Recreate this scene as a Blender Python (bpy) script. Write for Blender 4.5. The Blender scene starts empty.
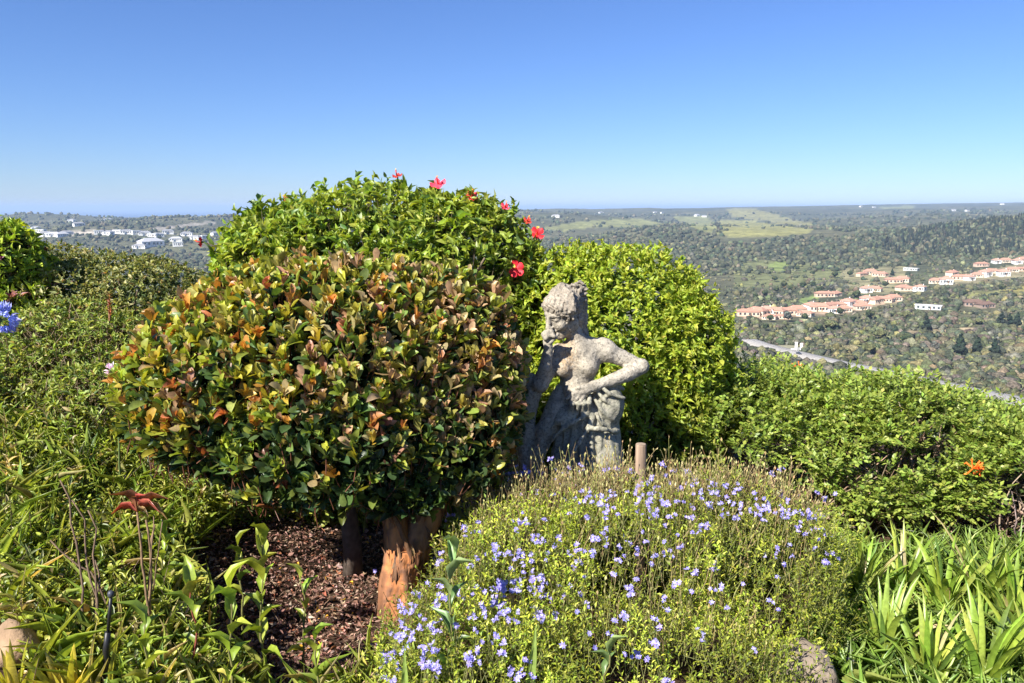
import bpy, math
import numpy as np
from mathutils import Vector
S = bpy.context.scene
COL = S.collection
rad = math.radians

# ------------------------------------------------------------------ camera, sky, sun, exposure
PITCH, FPX, CAMZ = rad(9.5), 796.4, 1.65
cam_d = bpy.data.cameras.new('camera'); cam = bpy.data.objects.new('camera', cam_d); COL.objects.link(cam)
cam.location = (0, 0, CAMZ); cam.rotation_euler = (rad(90) - PITCH, 0, 0)
cam_d.sensor_width = 36; cam_d.lens = 28; cam_d.clip_start = 0.05; cam_d.clip_end = 200000
S.camera = cam
SUN_DIR = Vector((-0.545, -0.575, 0.66)).normalized()          # towards the sun
sun_d = bpy.data.lights.new('sun', 'SUN'); sun_d.energy = 5.0; sun_d.angle = rad(0.53); sun_d.color = (1, .95, .86)
sun = bpy.data.objects.new('sun', sun_d); COL.objects.link(sun); sun.location = (-20, -15, 30)
sun.rotation_euler = SUN_DIR.to_track_quat('Z', 'Y').to_euler()
world = bpy.data.worlds.new('World'); S.world = world; world.use_nodes = True
wn = world.node_tree; wbg = wn.nodes['Background']
sky = wn.nodes.new('ShaderNodeTexSky'); sky.sky_type = 'NISHITA'; sky.sun_disc = False
sky.sun_elevation = math.asin(SUN_DIR.z); sky.sun_rotation = math.atan2(SUN_DIR.x, SUN_DIR.y)
sky.altitude = 100; sky.air_density = 1.0; sky.dust_density = 0.0; sky.ozone_density = 6.0
sat = wn.nodes.new('ShaderNodeMix'); sat.data_type = 'RGBA'; sat.blend_type = 'MULTIPLY'; sat.inputs[0].default_value = 1; sat.inputs[7].default_value = (.715, .835, 1.14, 1)
wn.links.new(sky.outputs[0], sat.inputs[6]); wn.links.new(sat.outputs[2], wbg.inputs[0]); wbg.inputs[1].default_value = 0.060
S.view_settings.view_transform = 'Standard'; S.view_settings.look = 'None'
S.view_settings.exposure = 1.12; S.view_settings.gamma = 1.0; S.view_settings.use_curve_mapping = False
S.cycles.max_bounces = 9; S.cycles.diffuse_bounces = 6; S.cycles.glossy_bounces = 2; S.cycles.transmission_bounces = 6; S.cycles.volume_bounces = 0
S.cycles.transparent_max_bounces = 6

# ------------------------------------------------------------------ helpers
def at(px, py, Y):
    """world point seen at pixel (px, py) of the photograph, Y metres ahead"""
    u, v = (px - 512) / FPX, (341.5 - py) / FPX
    d = np.array([u, math.cos(PITCH) + v * math.sin(PITCH), -math.sin(PITCH) + v * math.cos(PITCH)])
    return d * (Y / d[1]) + np.array([0, 0, CAMZ])
def project(p):
    q = np.asarray(p, float) - np.array([0, 0, CAMZ]); c, s = math.cos(PITCH), math.sin(PITCH)
    dep = q[..., 1] * c - q[..., 2] * s; up = q[..., 1] * s + q[..., 2] * c
    dep = np.where(dep > 1e-3, dep, 1e-3)
    return 512 + FPX * q[..., 0] / dep, 341.5 - FPX * up / dep
def nrm(a):
    a = np.asarray(a, float); return a / np.maximum(np.linalg.norm(a, axis=-1, keepdims=True), 1e-9)
def smooth(a, b, x):
    t = np.clip((x - a) / (b - a), 0, 1); return t * t * (3 - 2 * t)
def hash3(i, j, k, seed):
    h = (i.astype(np.int64) * 374761393 + j.astype(np.int64) * 668265263 + k.astype(np.int64) * 2147483647 + seed * 1274126177) & 0xffffffff
    h = ((h ^ (h >> 13)) * 1274126177) & 0xffffffff
    return ((h ^ (h >> 16)) & 0xffff) / 65535.0
def vnoise(P, scale, seed=0, octaves=1):
    P = np.asarray(P, float)
    if P.shape[-1] == 2: P = np.concatenate([P, np.zeros(P.shape[:-1] + (1,))], -1)
    out = np.zeros(P.shape[:-1]); amp = 1.0; tot = 0
    for o in range(octaves):
        Q = P / scale * 2 ** o; I = np.floor(Q); F = Q - I; F = F * F * (3 - 2 * F); I = I.astype(np.int64)
        acc = 0
        for a in (0, 1):
            for b in (0, 1):
                for c in (0, 1):
                    w = (F[..., 0] if a else 1 - F[..., 0]) * (F[..., 1] if b else 1 - F[..., 1]) * (F[..., 2] if c else 1 - F[..., 2])
                    acc = acc + w * hash3(I[..., 0] + a, I[..., 1] + b, I[..., 2] + c, seed + o)
        out += amp * (acc - 0.5); tot += amp; amp *= 0.5
    return out / tot * 2
def tag(o, label=None, cat=None, group=None, kind=None):
    if label: o['label'] = label
    if cat: o['category'] = cat
    if group: o['group'] = group
    if kind: o['kind'] = kind
    return o
def thing(name, label, cat, loc, group=None):
    o = bpy.data.objects.new(name, None); COL.objects.link(o); o.location = loc; o.empty_display_size = .1
    return tag(o, label, cat, group)
def copy_tree(o, parent=None):
    c = o.copy(); COL.objects.link(c); c.parent = parent
    for ch in list(o.children): copy_tree(ch, c)
    return c
class MB:
    """mesh collector: verts, faces, one colour per vertex, one material slot per face"""
    def __init__(s): s.v, s.f, s.c, s.m, s.n = [], [], [], [], 0
    def add(s, v, faces, col=(.5, .5, .5), mat=0):
        v = np.asarray(v, float).reshape(-1, 3)
        if not isinstance(faces, list): faces = [faces]
        for f in faces:
            f = np.asarray(f, np.int64); s.f.append(f + s.n); s.m.append(np.full(len(f), mat, np.int32))
        c = np.asarray(col, float); c = np.broadcast_to(c, (len(v), 3)) if c.ndim == 1 else c
        s.v.append(v); s.c.append(c); s.n += len(v); return s
    def build(s, name, mats, parent=None, origin=None, smooth_shade=True):
        v = np.concatenate(s.v); c = np.concatenate(s.c)
        if origin is None: origin = parent_origin(parent)
        me = bpy.data.meshes.new(name); me.vertices.add(len(v)); me.vertices.foreach_set('co', (v - np.asarray(origin)).ravel())
        loops = np.concatenate([f.ravel() for f in s.f]); tot = np.concatenate([np.full(len(f), f.shape[1]) for f in s.f])
        me.loops.add(len(loops)); me.loops.foreach_set('vertex_index', loops.astype(np.int32))
        me.polygons.add(len(tot)); st = np.concatenate([[0], np.cumsum(tot)[:-1]])
        me.polygons.foreach_set('loop_start', st.astype(np.int32)); me.polygons.foreach_set('loop_total', tot.astype(np.int32))
        me.polygons.foreach_set('material_index', np.concatenate(s.m))
        me.update(calc_edges=True); me.validate()
        a = me.color_attributes.new('tint', 'FLOAT_COLOR', 'POINT')
        a.data.foreach_set('color', np.concatenate([c, np.ones((len(c), 1))], 1).ravel().astype(np.float32))
        me.polygons.foreach_set('use_smooth', np.full(len(me.polygons), bool(smooth_shade)))
        for m in (mats if isinstance(mats, (list, tuple)) else [mats]): me.materials.append(m)
        o = bpy.data.objects.new(name, me); COL.objects.link(o)
        if parent is None: o.location = origin
        else: o.parent = parent
        return o
def parent_origin(p):
    o = np.zeros(3)
    while p is not None: o = o + np.array(p.location); p = p.parent
    return o

# ------------------------------------------------------------------ materials
def new_mat(name):
    m = bpy.data.materials.new(name); m.use_nodes = True
    return m, m.node_tree, m.node_tree.nodes['Principled BSDF']
def mat_leaf(name, rough=.42, trans=.28, spec=.5, tcol=(1.25, 1.2, .55)):
    m, t, b = new_mat(name); N, L = t.nodes, t.links
    a = N.new('ShaderNodeAttribute'); a.attribute_name = 'tint'
    no = N.new('ShaderNodeTexNoise'); no.inputs['Scale'].default_value = 60; no.inputs['Detail'].default_value = 2
    ge = N.new('ShaderNodeNewGeometry'); L.new(ge.outputs['Position'], no.inputs['Vector'])
    mr = N.new('ShaderNodeMapRange'); mr.inputs[1].default_value = .3; mr.inputs[2].default_value = .7; mr.inputs[3].default_value = 1.3; mr.inputs[4].default_value = 1.95
    L.new(no.outputs[0], mr.inputs[0])
    mx = N.new('ShaderNodeMix'); mx.data_type = 'RGBA'; mx.blend_type = 'MULTIPLY'; mx.inputs[0].default_value = 1
    L.new(a.outputs['Color'], mx.inputs[6]); L.new(mr.outputs[0], mx.inputs[7])
    L.new(mx.outputs[2], b.inputs['Base Color'])
    b.inputs['Roughness'].default_value = rough; b.inputs['Specular IOR Level'].default_value = spec
    tr = N.new('ShaderNodeBsdfTranslucent'); m2 = N.new('ShaderNodeMix'); m2.data_type = 'RGBA'; m2.blend_type = 'MULTIPLY'; m2.inputs[0].default_value = 1
    L.new(mx.outputs[2], m2.inputs[6]); m2.inputs[7].default_value = (*tcol, 1); L.new(m2.outputs[2], tr.inputs[0])
    ms = N.new('ShaderNodeMixShader'); ms.inputs[0].default_value = trans
    L.new(b.outputs[0], ms.inputs[1]); L.new(tr.outputs[0], ms.inputs[2]); L.new(ms.outputs[0], N['Material Output'].inputs[0])
    return m
def mat_tint(name, rough=.8, scale=40, var=.35, bump=.0, bscale=60, dist=.01, spec=.3, stretch=(1, 1, 1)):
    """vertex tint broken up by noise, with optional bump"""
    m, t, b = new_mat(name); N, L = t.nodes, t.links
    a = N.new('ShaderNodeAttribute'); a.attribute_name = 'tint'
    tc = N.new('ShaderNodeTexCoord'); mp = N.new('ShaderNodeMapping'); mp.inputs['Scale'].default_value = stretch; L.new(tc.outputs['Object'], mp.inputs[0])
    no = N.new('ShaderNodeTexNoise'); no.inputs['Scale'].default_value = scale; no.inputs['Detail'].default_value = 5; L.new(mp.outputs[0], no.inputs['Vector'])
    mr = N.new('ShaderNodeMapRange'); mr.inputs[1].default_value = .3; mr.inputs[2].default_value = .7; mr.inputs[3].default_value = 1 - var; mr.inputs[4].default_value = 1 + var
    L.new(no.outputs[0], mr.inputs[0])
    mx = N.new('ShaderNodeMix'); mx.data_type = 'RGBA'; mx.blend_type = 'MULTIPLY'; mx.inputs[0].default_value = 1
    L.new(a.outputs['Color'], mx.inputs[6]); L.new(mr.outputs[0], mx.inputs[7]); L.new(mx.outputs[2], b.inputs['Base Color'])
    b.inputs['Roughness'].default_value = rough; b.inputs['Specular IOR Level'].default_value = spec
    if bump:
        n2 = N.new('ShaderNodeTexNoise'); n2.inputs['Scale'].default_value = bscale; n2.inputs['Detail'].default_value = 6; L.new(mp.outputs[0], n2.inputs['Vector'])
        bu = N.new('ShaderNodeBump'); bu.inputs['Strength'].default_value = bump; bu.inputs['Distance'].default_value = dist
        L.new(n2.outputs[0], bu.inputs['Height']); L.new(bu.outputs[0], b.inputs['Normal'])
    return m

# ------------------------------------------------------------------ leaf, stem and tube geometry
def leaf_tpl(kind):
    """unit leaf: length along y, width along x, curl along z"""
    if kind == 'lo':
        v = np.array([[0, 0, 0], [-.5, .5, .12], [0, 1, 0], [.5, .5, .12]]); f = np.array([[0, 2, 1], [0, 3, 2]])
        return v, [f]
    if kind == 'ob': ts, ws, zs = [0, .3, .68, .92, 1], [.06, .34, .5, .3, .04], [0, .03, .04, 0, -.03]        # obovate, rounded tip
    elif kind == 'ov': ts, ws, zs = [0, .25, .6, 1], [.05, .48, .38, .02], [0, .06, .06, -.05]                  # ovate
    elif kind == 'la': ts, ws, zs = [0, .3, .65, 1], [.1, .5, .4, .02], [0, .05, .05, -.08]                     # lanceolate
    elif kind == 'st': ts, ws, zs = [0, .2, .4, .6, .8, 1], [.42, .5, .5, .42, .28, .02], [0, .05, .08, .04, -.08, -.26]   # strap
    v = []
    for t, w, z in zip(ts, ws, zs): v += [[-w, t, z + w * .28], [0, t, z], [w, t, z + w * .28]]
    f = []
    for i in range(len(ts) - 1):
        a = i * 3; f += [[a, a + 1, a + 4, a + 3], [a + 1, a + 2, a + 5, a + 4]]
    return np.array(v), [np.array(f)]
TPL = {k: leaf_tpl(k) for k in ('lo', 'ob', 'ov', 'la', 'st')}
def leaves(mb, kind, P, D, N, Ln, W, C, curl=1.0, mat=0):
    """n leaves: base P, direction D, face normal N, length, width/length ratio, colour"""
    P, D, N, C = (np.asarray(a, float) for a in (P, D, N, C)); n = len(P)
    if n == 0: return
    Ln = np.broadcast_to(np.asarray(Ln, float), (n,)); W = np.broadcast_to(np.asarray(W, float), (n,)); curl = np.broadcast_to(np.asarray(curl, float), (n,))
    y = nrm(D); x = nrm(np.cross(y, N)); z = np.cross(x, y)
    tv, tf = TPL[kind]
    V = P[:, None] + Ln[:, None, None] * (tv[None, :, 0:1] * W[:, None, None] * x[:, None] + tv[None, :, 1:2] * y[:, None] + tv[None, :, 2:3] * curl[:, None, None] * z[:, None])
    k = len(tv); off = (np.arange(n) * k)[:, None, None]
    mb.add(V.reshape(-1, 3), [(f[None] + off).reshape(-1, f.shape[1]) for f in tf], np.repeat(np.broadcast_to(C, (n, 3)), k, 0), mat)
def tube(mb, pts, r, n=6, col=(.3, .2, .1), mat=0, cap=True, wob=0.0, seed=0):
    pts = np.asarray(pts, float); m = len(pts); r = np.broadcast_to(np.asarray(r, float), (m,))
    T = nrm(np.gradient(pts, axis=0)); ref = np.array([0.31, .95, .05]) if abs(T[0, 2]) > .5 else np.array([0, 0, 1.])
    x = nrm(np.cross(T, ref)); y = np.cross(T, x); a = np.arange(n) / n * 2 * math.pi
    rr = r[:, None] * np.ones(n)
    if wob: rr = rr * (1 + wob * np.sin(a * 3 + seed)[None] + wob * np.random.default_rng(seed).normal(size=(m, n)) * .5)
    V = pts[:, None] + rr[..., None] * (np.cos(a)[None, :, None] * x[:, None] + np.sin(a)[None, :, None] * y[:, None])
    i = np.arange(m - 1)[:, None] * n; j = np.arange(n)[None]; j2 = (j + 1) % n
    f = np.stack([i + j, i + j2, i + n + j2, i + n + j], -1).reshape(-1, 4)
    fs = [f]
    if cap: fs += [np.array([list(range(n))[::-1]]), np.array([[(m - 1) * n + q for q in range(n)]])]
    mb.add(V.reshape(-1, 3), fs, col, mat)
def stems(mb, A, B, r, col, bend=None, mat=0):
    """many thin three-sided stems from A to B with a mid point"""
    A, B = np.asarray(A, float), np.asarray(B, float); n = len(A)
    if n == 0: return
    M = (A + B) / 2 + (0 if bend is None else bend); T = nrm(B - A); x = nrm(np.cross(T, np.array([.3, .9, .1]))); y = np.cross(T, x)
    r = np.broadcast_to(np.asarray(r, float), (n,)); V = []
    for C, s in ((A, 1), (M, .85), (B, .55)):
        for q in range(3):
            t = q * 2.0944; V.append(C + (r * s)[:, None] * (math.cos(t) * x + math.sin(t) * y))
    V = np.stack(V, 1); f = []
    for a in (0, 3):
        for q in range(3): f.append([a + q, a + (q + 1) % 3, a + 3 + (q + 1) % 3, a + 3 + q])
    F = (np.array(f)[None] + (np.arange(n) * 9)[:, None, None]).reshape(-1, 4)
    C = np.asarray(col, float); C = np.repeat(np.broadcast_to(C, (n, 3)), 9, 0)
    mb.add(V.reshape(-1, 3), F, C, mat)
def bend_path(a, b, k, rng, amp):
    t = np.linspace(0, 1, k)[:, None]; p = np.asarray(a) * (1 - t) + np.asarray(b) * t
    w = np.cumsum(rng.normal(size=(k, 3)), 0); w -= w[0] * (1 - t) + w[-1] * t
    return p + w * amp
def pick(rng, pal, n, jit=.12):
    """n colours from a weighted palette [(weight, rgb)...]"""
    w = np.array([p[0] for p in pal], float); i = rng.choice(len(pal), n, p=w / w.sum())
    c = np.array([p[1] for p in pal])[i]
    return np.clip(c * (1 + jit * rng.normal(size=(n, 1))) * (1 + .06 * rng.normal(size=(n, 3))), .003, .95)

# ------------------------------------------------------------------ terrain
PX = [-300, 60, 220, 540, 740, 850, 920, 1024, 1300]
PROF = {  # distance -> height (z) or ('p', picture row)
 'l': [(8, .2), (20, -4), (100, -28), (500, -85), (1000, -100), (1500, 'p', 262), (2100, 'p', 250), (2700, 'p', 238), (3400, 'p', 230), (4400, 'p', 219.5), (5600, -95), (7500, -165), (70000, -165)],
 'l2': [(8, .0), (20, -4), (100, -28), (500, -85), (1000, -100), (1500, 'p', 264), (2100, 'p', 250), (2700, 'p', 238), (3400, 'p', 226), (4600, 'p', 213.5), (6200, -95), (8500, -165), (70000, -165)],
 'm': [(8, -.5), (20, -5), (100, -32), (500, -95), (1000, -102), (1500, 'p', 258), (2100, 'p', 243), (2800, 'p', 232), (3600, 'p', 219), (6000, 'p', 208.5), (8000, -60), (12000, -165), (70000, -165)],
 'r': [(8, -.8), (20, -5.5), (100, -36), (420, -97), (600, -100), (850, -100), (1150, 'p', 279), (1500, 'p', 255), (2000, 'p', 240), (2700, 'p', 228), (3600, 'p', 218), (6500, 'p', 207.5), (8500, 'p', 206.5), (14000, -165), (70000, -165)],
 'r1': [(8, -.8), (20, -5.5), (100, -36), (420, -97), (600, -100), (850, -100), (1150, 'p', 276), (1450, 'p', 252), (1750, 'p', 240), (2400, 'p', 231), (4200, 'p', 216), (6500, 'p', 206.5), (9000, 'p', 204.5), (14000, -165), (70000, -165)],
 'r2': [(8, -.8), (20, -5.5), (100, -36), (420, -97), (600, -100), (820, -98), (1050, 'p', 280), (1300, 'p', 258), (1700, 'p', 229), (2100, -72), (4200, 'p', 215), (6500, 'p', 206), (9000, 'p', 202.5), (14000, -165), (70000, -165)],
 'r3': [(8, -.8), (20, -5.5), (100, -36), (420, -97), (600, -100), (820, -96), (1000, 'p', 280), (1250, 'p', 255), (1700, 'p', 213), (2300, -60), (4200, 'p', 212), (6500, 'p', 204.5), (9000, 'p', 201), (14000, -165), (70000, -165)]}
KEYS = ['l', 'l', 'l2', 'm', 'r', 'r1', 'r2', 'r3', 'r3']
LR = np.linspace(math.log(6), math.log(70000), 420)
def _row(key):
    xs, zs = [], []
    for e in PROF[key]:
        r = e[0]; z = e[1] if len(e) == 2 else at(512, e[2], r)[2]
        xs.append(math.log(r)); zs.append(z / r if r < 5500 else z / r)
    y = np.interp(LR, xs, zs); k = np.exp(-.5 * (np.arange(-12, 13) / 4.) ** 2); k /= k.sum()
    y = np.convolve(np.pad(y, 12, 'edge'), k, 'valid')
    return y * np.exp(LR)
UK = (np.array(PX) - 512) / FPX * .985
_U = np.linspace(UK[0], UK[-1], 240); _R = np.array([_row(k) for k in KEYS])
TAB = np.stack([np.interp(_U, UK, _R[:, j]) for j in range(len(LR))], 1)
_k = np.exp(-.5 * (np.arange(-12, 13) / 4.) ** 2); _k /= _k.sum()
TAB = np.stack([np.convolve(np.pad(TAB[:, j], 12, 'edge'), _k, 'valid') for j in range(len(LR))], 1)
def H(x, y):
    x, y = np.asarray(x, float), np.asarray(y, float); r = np.hypot(x, y) + 1e-6
    az = np.clip(np.arctan2(x, y), -rad(62), rad(62)); Y = r * np.cos(az); u = np.clip(np.tan(az), _U[0], _U[-1])
    iu = (u - _U[0]) / (_U[1] - _U[0]); i0 = np.clip(iu.astype(int), 0, len(_U) - 2); fu = iu - i0
    jl = (np.log(np.maximum(Y, 6.001)) - LR[0]) / (LR[1] - LR[0]); j0 = np.clip(jl.astype(int), 0, len(LR) - 2); fj = np.clip(jl - j0, 0, 1)
    far = (TAB[i0, j0] * (1 - fj) + TAB[i0, j0 + 1] * fj) * (1 - fu) + (TAB[i0 + 1, j0] * (1 - fj) + TAB[i0 + 1, j0 + 1] * fj) * fu
    P = np.stack([x, y], -1)
    far = far + vnoise(P, 420, 3, 3) * np.clip((Y - 900) / 2500, 0, 1) * 10 * smooth(9000, 6000, Y) * 1.9 + vnoise(P, 800, 13, 2) * smooth(1300, 2300, Y) * smooth(5600, 3800, Y) * 62 + vnoise(P, 60, 5, 2) * np.clip((Y - 30) / 600, 0, 1) * 2.0
    near = -.06 * y + .34 * np.maximum(0, -x - 1.0) * smooth(.5, 3., y) + vnoise(P, 1.3, 7, 3) * .05 + vnoise(P, .25, 9, 2) * .025
    w = smooth(6.2, 9.5, Y)
    return near * (1 - w) + far * w
def hit(px, py, y0=12):
    """where the ray through a pixel meets the terrain"""
    Y = np.exp(np.linspace(math.log(y0), math.log(20000), 3000)); p = at(px, py, 1.0); d = p - np.array([0, 0, CAMZ])
    Q = d[None] * Y[:, None]; g = H(Q[:, 0], Q[:, 1]); b = np.nonzero(Q[:, 2] + CAMZ < g)[0]
    k = b[0] if len(b) else len(Y) - 1
    return np.array([Q[k, 0], Q[k, 1], g[k]])

# ------------------------------------------------------------------ ground sheet, sea, haze
def inpoly(px, py, poly):
    c = np.zeros(px.shape, bool); n = len(poly)
    for i in range(n):
        (x1, y1), (x2, y2) = poly[i], poly[(i + 1) % n]
        c ^= ((y1 > py) != (y2 > py)) & (px < (x2 - x1) * (py - y1) / (y2 - y1 + 1e-9) + x1)
    return c
FIELDS = [  # outline (as seen), colour
 ([(718, 221), (746, 220), (785, 226), (815, 229), (807, 234), (739, 238), (723, 235)], (.25, .24, .085)),
 ([(726, 209), (752, 208), (780, 216), (816, 225), (812, 228), (768, 222), (733, 217)], (.24, .225, .09)),
 ([(536, 229), (581, 221), (639, 218), (668, 225), (639, 228), (601, 226), (566, 231)], (.22, .225, .09)),
 ([(670, 217), (706, 215), (716, 224), (720, 236), (700, 231), (684, 224)], (.22, .225, .09)),
 ([(735, 262), (790, 260), (842, 266), (850, 274), (817, 284), (735, 288)], (.15, .16, .07)),
 ([(768, 262), (790, 262), (788, 270), (770, 270)], (.17, .21, .065)),
 ([(1000, 290), (1024, 285), (1060, 284), (1060, 292), (1008, 293)], (.27, .24, .08)),
 ([(966, 294), (1000, 290), (1004, 293), (968, 297)], (.25, .25, .09)),
 ([(795, 300), (815, 295), (822, 298), (802, 305)], (.16, .21, .07)),
 ([(880, 332), (917, 331), (940, 329), (990, 327), (990, 330), (940, 333), (900, 335)], (.36, .28, .17)),
 ([(740, 314), (800, 309), (880, 298), (905, 296), (905, 300), (850, 312), (790, 318), (745, 320)], (.34, .25, .17)),
 ([(840, 268), (905, 266), (908, 292), (850, 296)], (.24, .22, .12)),
 ([(930, 280), (1030, 262), (1030, 278), (940, 286)], (.25, .22, .13)),
 ([(66, 233), (130, 231.5), (130, 234), (80, 235)], (.42, .37, .30)), ([(150, 228), (215, 221), (218, 223), (160, 230)], (.3, .27, .22)),
 ([(880, 206), (915, 206), (912, 209), (880, 209)], (.22, .23, .1)),
 ([(770, 345), (800, 345), (802, 350), (775, 352)], (.25, .24, .16)),
 ([(818, 340), (838, 337), (842, 342), (824, 345)], (.24, .25, .10)), ([(846, 346), (862, 344), (864, 349), (848, 351)], (.24, .25, .10)),
]
def ground_sheet():
    a = np.concatenate([np.linspace(-180, -48, 60, endpoint=False), np.linspace(-48, 48, 520, endpoint=False), np.linspace(48, 180, 60, endpoint=False)])
    a = np.radians(a); r = np.concatenate([np.exp(np.linspace(math.log(.4), math.log(8), 110, endpoint=False)), np.exp(np.linspace(math.log(8), math.log(62000), 330))])
    A, R = np.meshgrid(a, r); x, y = R * np.sin(A), R * np.cos(A); z = H(x, y)
    P = np.stack([x, y, z], -1); n, m = len(r), len(a)
    i = np.arange(n - 1)[:, None] * m; j = np.arange(m)[None]; j2 = (j + 1) % m
    f = np.stack([i + j, i + j2, i + m + j2, i + m + j], -1).reshape(-1, 4)
    P2 = np.concatenate([P.reshape(-1, 3), [[0, 0, H(0, 0)]]]); c = n * m
    tri = np.stack([np.full(m, c), (np.arange(m) + 1) % m, np.arange(m)], -1)
    # land cover: soil near the camera, scrub and grass further off
    xy = P2[:, :2]; rr = np.hypot(xy[:, 0], xy[:, 1])
    soil = np.array([.095, .058, .038]); scrub = np.array([.135, .128, .072]); wood = np.array([.062, .072, .042])
    k = smooth(9, 22, rr)[:, None]
    q = (vnoise(xy, 130, 21, 4) * .9 + .5); q = np.clip(q, 0, 1)[:, None]
    far = scrub * (1 - q) + wood * q
    d = smooth(.05, .5, vnoise(xy, 260, 33, 3))[:, None] * smooth(1200, 2200, rr)[:, None] * .55
    far = far * (1 - d) + np.array([.15, .145, .07]) * d
    col = soil * (1 - k) + far * k
    px, py = project(P2); front = xy[:, 1] > 200
    for poly, cc in FIELDS:
        msk = inpoly(px, py, poly) & front
        col[msk] = np.array(cc) * (1 + .12 * vnoise(xy[msk], 40, 5, 2))[:, None]
    fieldm = np.zeros(len(P2))
    mb = MB(); mb.add(P2, [f, tri], col)
    m_, t, b = new_mat('ground_cover_soil'); N, L = t.nodes, t.links
    at_ = N.new('ShaderNodeAttribute'); at_.attribute_name = 'tint'; ge = N.new('ShaderNodeNewGeometry')
    def noise(scale, det, lo, hi, a0=.3, a1=.7):
        no = N.new('ShaderNodeTexNoise'); no.inputs['Scale'].default_value = scale; no.inputs['Detail'].default_value = det; no.inputs['Roughness'].default_value = .65
        L.new(ge.outputs['Position'], no.inputs['Vector']); mr = N.new('ShaderNodeMapRange')
        mr.inputs[1].default_value = a0; mr.inputs[2].default_value = a1; mr.inputs[3].default_value = lo; mr.inputs[4].default_value = hi; L.new(no.outputs[0], mr.inputs[0]); return mr.outputs[0], no
    prev = at_.outputs['Color']
    for args in ((9.0, 6, .55, 1.4), (.05, 8, .45, 1.5), (.012, 6, .75, 1.25)):
        o, _ = noise(*args); mx = N.new('ShaderNodeMix'); mx.data_type = 'RGBA'; mx.blend_type = 'MULTIPLY'; mx.inputs[0].default_value = 1
        L.new(prev, mx.inputs[6]); L.new(o, mx.inputs[7]); prev = mx.outputs[2]
    L.new(prev, b.inputs['Base Color']); b.inputs['Roughness'].default_value = .95; b.inputs['Specular IOR Level'].default_value = .1
    _, nb = noise(28, 8, 0, 1); bu = N.new('ShaderNodeBump'); bu.inputs['Strength'].default_value = .8; bu.inputs['Distance'].default_value = .03
    L.new(nb.outputs[0], bu.inputs['Height']); L.new(bu.outputs[0], b.inputs['Normal'])
    tag(mb.build('ground', m_, origin=(0, 0, 0)), kind='structure')
ground_sheet()
def sea():
    r = np.exp(np.linspace(math.log(3000), math.log(60000), 60)); a = np.radians(np.linspace(-75, 75, 120)); A, R = np.meshgrid(a, r)
    P = np.stack([R * np.sin(A), R * np.cos(A), np.full_like(A, -150.)], -1); m = len(a)
    i = np.arange(len(r) - 1)[:, None] * m; j = np.arange(m - 1)[None]
    f = np.stack([i + j, i + j + 1, i + m + j + 1, i + m + j], -1).reshape(-1, 4)[:, ::-1]
    m_, t, b = new_mat('sea_water'); b.inputs['Base Color'].default_value = (.006, .04, .12, 1); b.inputs['Roughness'].default_value = .35
    no = t.nodes.new('ShaderNodeTexNoise'); no.inputs['Scale'].default_value = .02; no.inputs['Detail'].default_value = 4
    ge = t.nodes.new('ShaderNodeNewGeometry'); t.links.new(ge.outputs['Position'], no.inputs['Vector'])
    bu = t.nodes.new('ShaderNodeBump'); bu.inputs['Strength'].default_value = .5; bu.inputs['Distance'].default_value = 4
    t.links.new(no.outputs[0], bu.inputs['Height']); t.links.new(bu.outputs[0], b.inputs['Normal'])
    tag(MB().add(P, f).build('sea', m_, origin=(0, 0, 0)), kind='structure')
sea()
HAZE = True
if HAZE:
    X, z0, z1 = 63500., -190., 90.
    v = [(x, y, z) for z in (z0, z1) for y in (-X, X) for x in (-X, X)]
    f = np.array([[0, 2, 3, 1], [4, 5, 7, 6], [0, 1, 5, 4], [2, 6, 7, 3], [0, 4, 6, 2], [1, 3, 7, 5]])
    hm = bpy.data.materials.new('haze_air'); hm.use_nodes = True; t = hm.node_tree
    for n in list(t.nodes): t.nodes.remove(n)
    out = t.nodes.new('ShaderNodeOutputMaterial'); vo = t.nodes.new('ShaderNodeVolumePrincipled')
    vo.inputs['Color'].default_value = (.52, .71, 1, 1); vo.inputs['Density'].default_value = 8e-5; vo.inputs['Anisotropy'].default_value = 0.0
    t.links.new(vo.outputs[0], out.inputs['Volume'])
    tag(MB().add(np.array(v), f).build('haze', hm, origin=(0, 0, 0), smooth_shade=False), kind='stuff')

# ------------------------------------------------------------------ road with car and gateway
ROAD_PX = [(745, 340.5), (757, 344.5), (768, 347.5), (779, 350.5), (790, 353.0), (802, 356), (815, 359), (830, 362.5), (860, 368.5), (900, 376.5), (945, 386), (985, 394.5), (1024, 402.5), (1080, 414)]
RP = np.array([hit(*p) for p in ROAD_PX])
tt = np.arange(len(RP)); tf = np.linspace(0, len(RP) - 1, 260)
RC = np.stack([np.interp(tf, tt, RP[:, q]) for q in (0, 1)], 1)
kk = np.ones(25) / 25; RC = np.stack([np.convolve(np.pad(RC[:, q], 12, 'edge'), kk, 'valid') for q in (0, 1)], 1)
RT = nrm(np.gradient(RC, axis=0)); RN = np.stack([-RT[:, 1], RT[:, 0]], 1)
RZ = np.convolve(np.pad(H(RC[:, 0], RC[:, 1]), 12, 'edge'), kk, 'valid') + 1.1
def strip(name, o0, o1, dz, mat, col, kind=True, skirt=False):
    L_, R_ = RC + RN * o0, RC + RN * o1; n = len(RC)
    V = [np.c_[L_, RZ + dz], np.c_[R_, RZ + dz]]
    if skirt: V = [np.c_[RC + RN * (o0 - 4), RZ + dz - 4], *V, np.c_[RC + RN * (o1 + 4), RZ + dz - 4]]
    V = np.stack(V, 1); k = V.shape[1]; f = []
    for q in range(k - 1):
        i = np.arange(n - 1) * k + q; f.append(np.stack([i, i + k, i + k + 1, i + 1], -1))
    o = MB().add(V.reshape(-1, 3), np.concatenate(f), col).build(name, mat, origin=(0, 0, 0))
    tag(o, kind='structure'); return o
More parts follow.
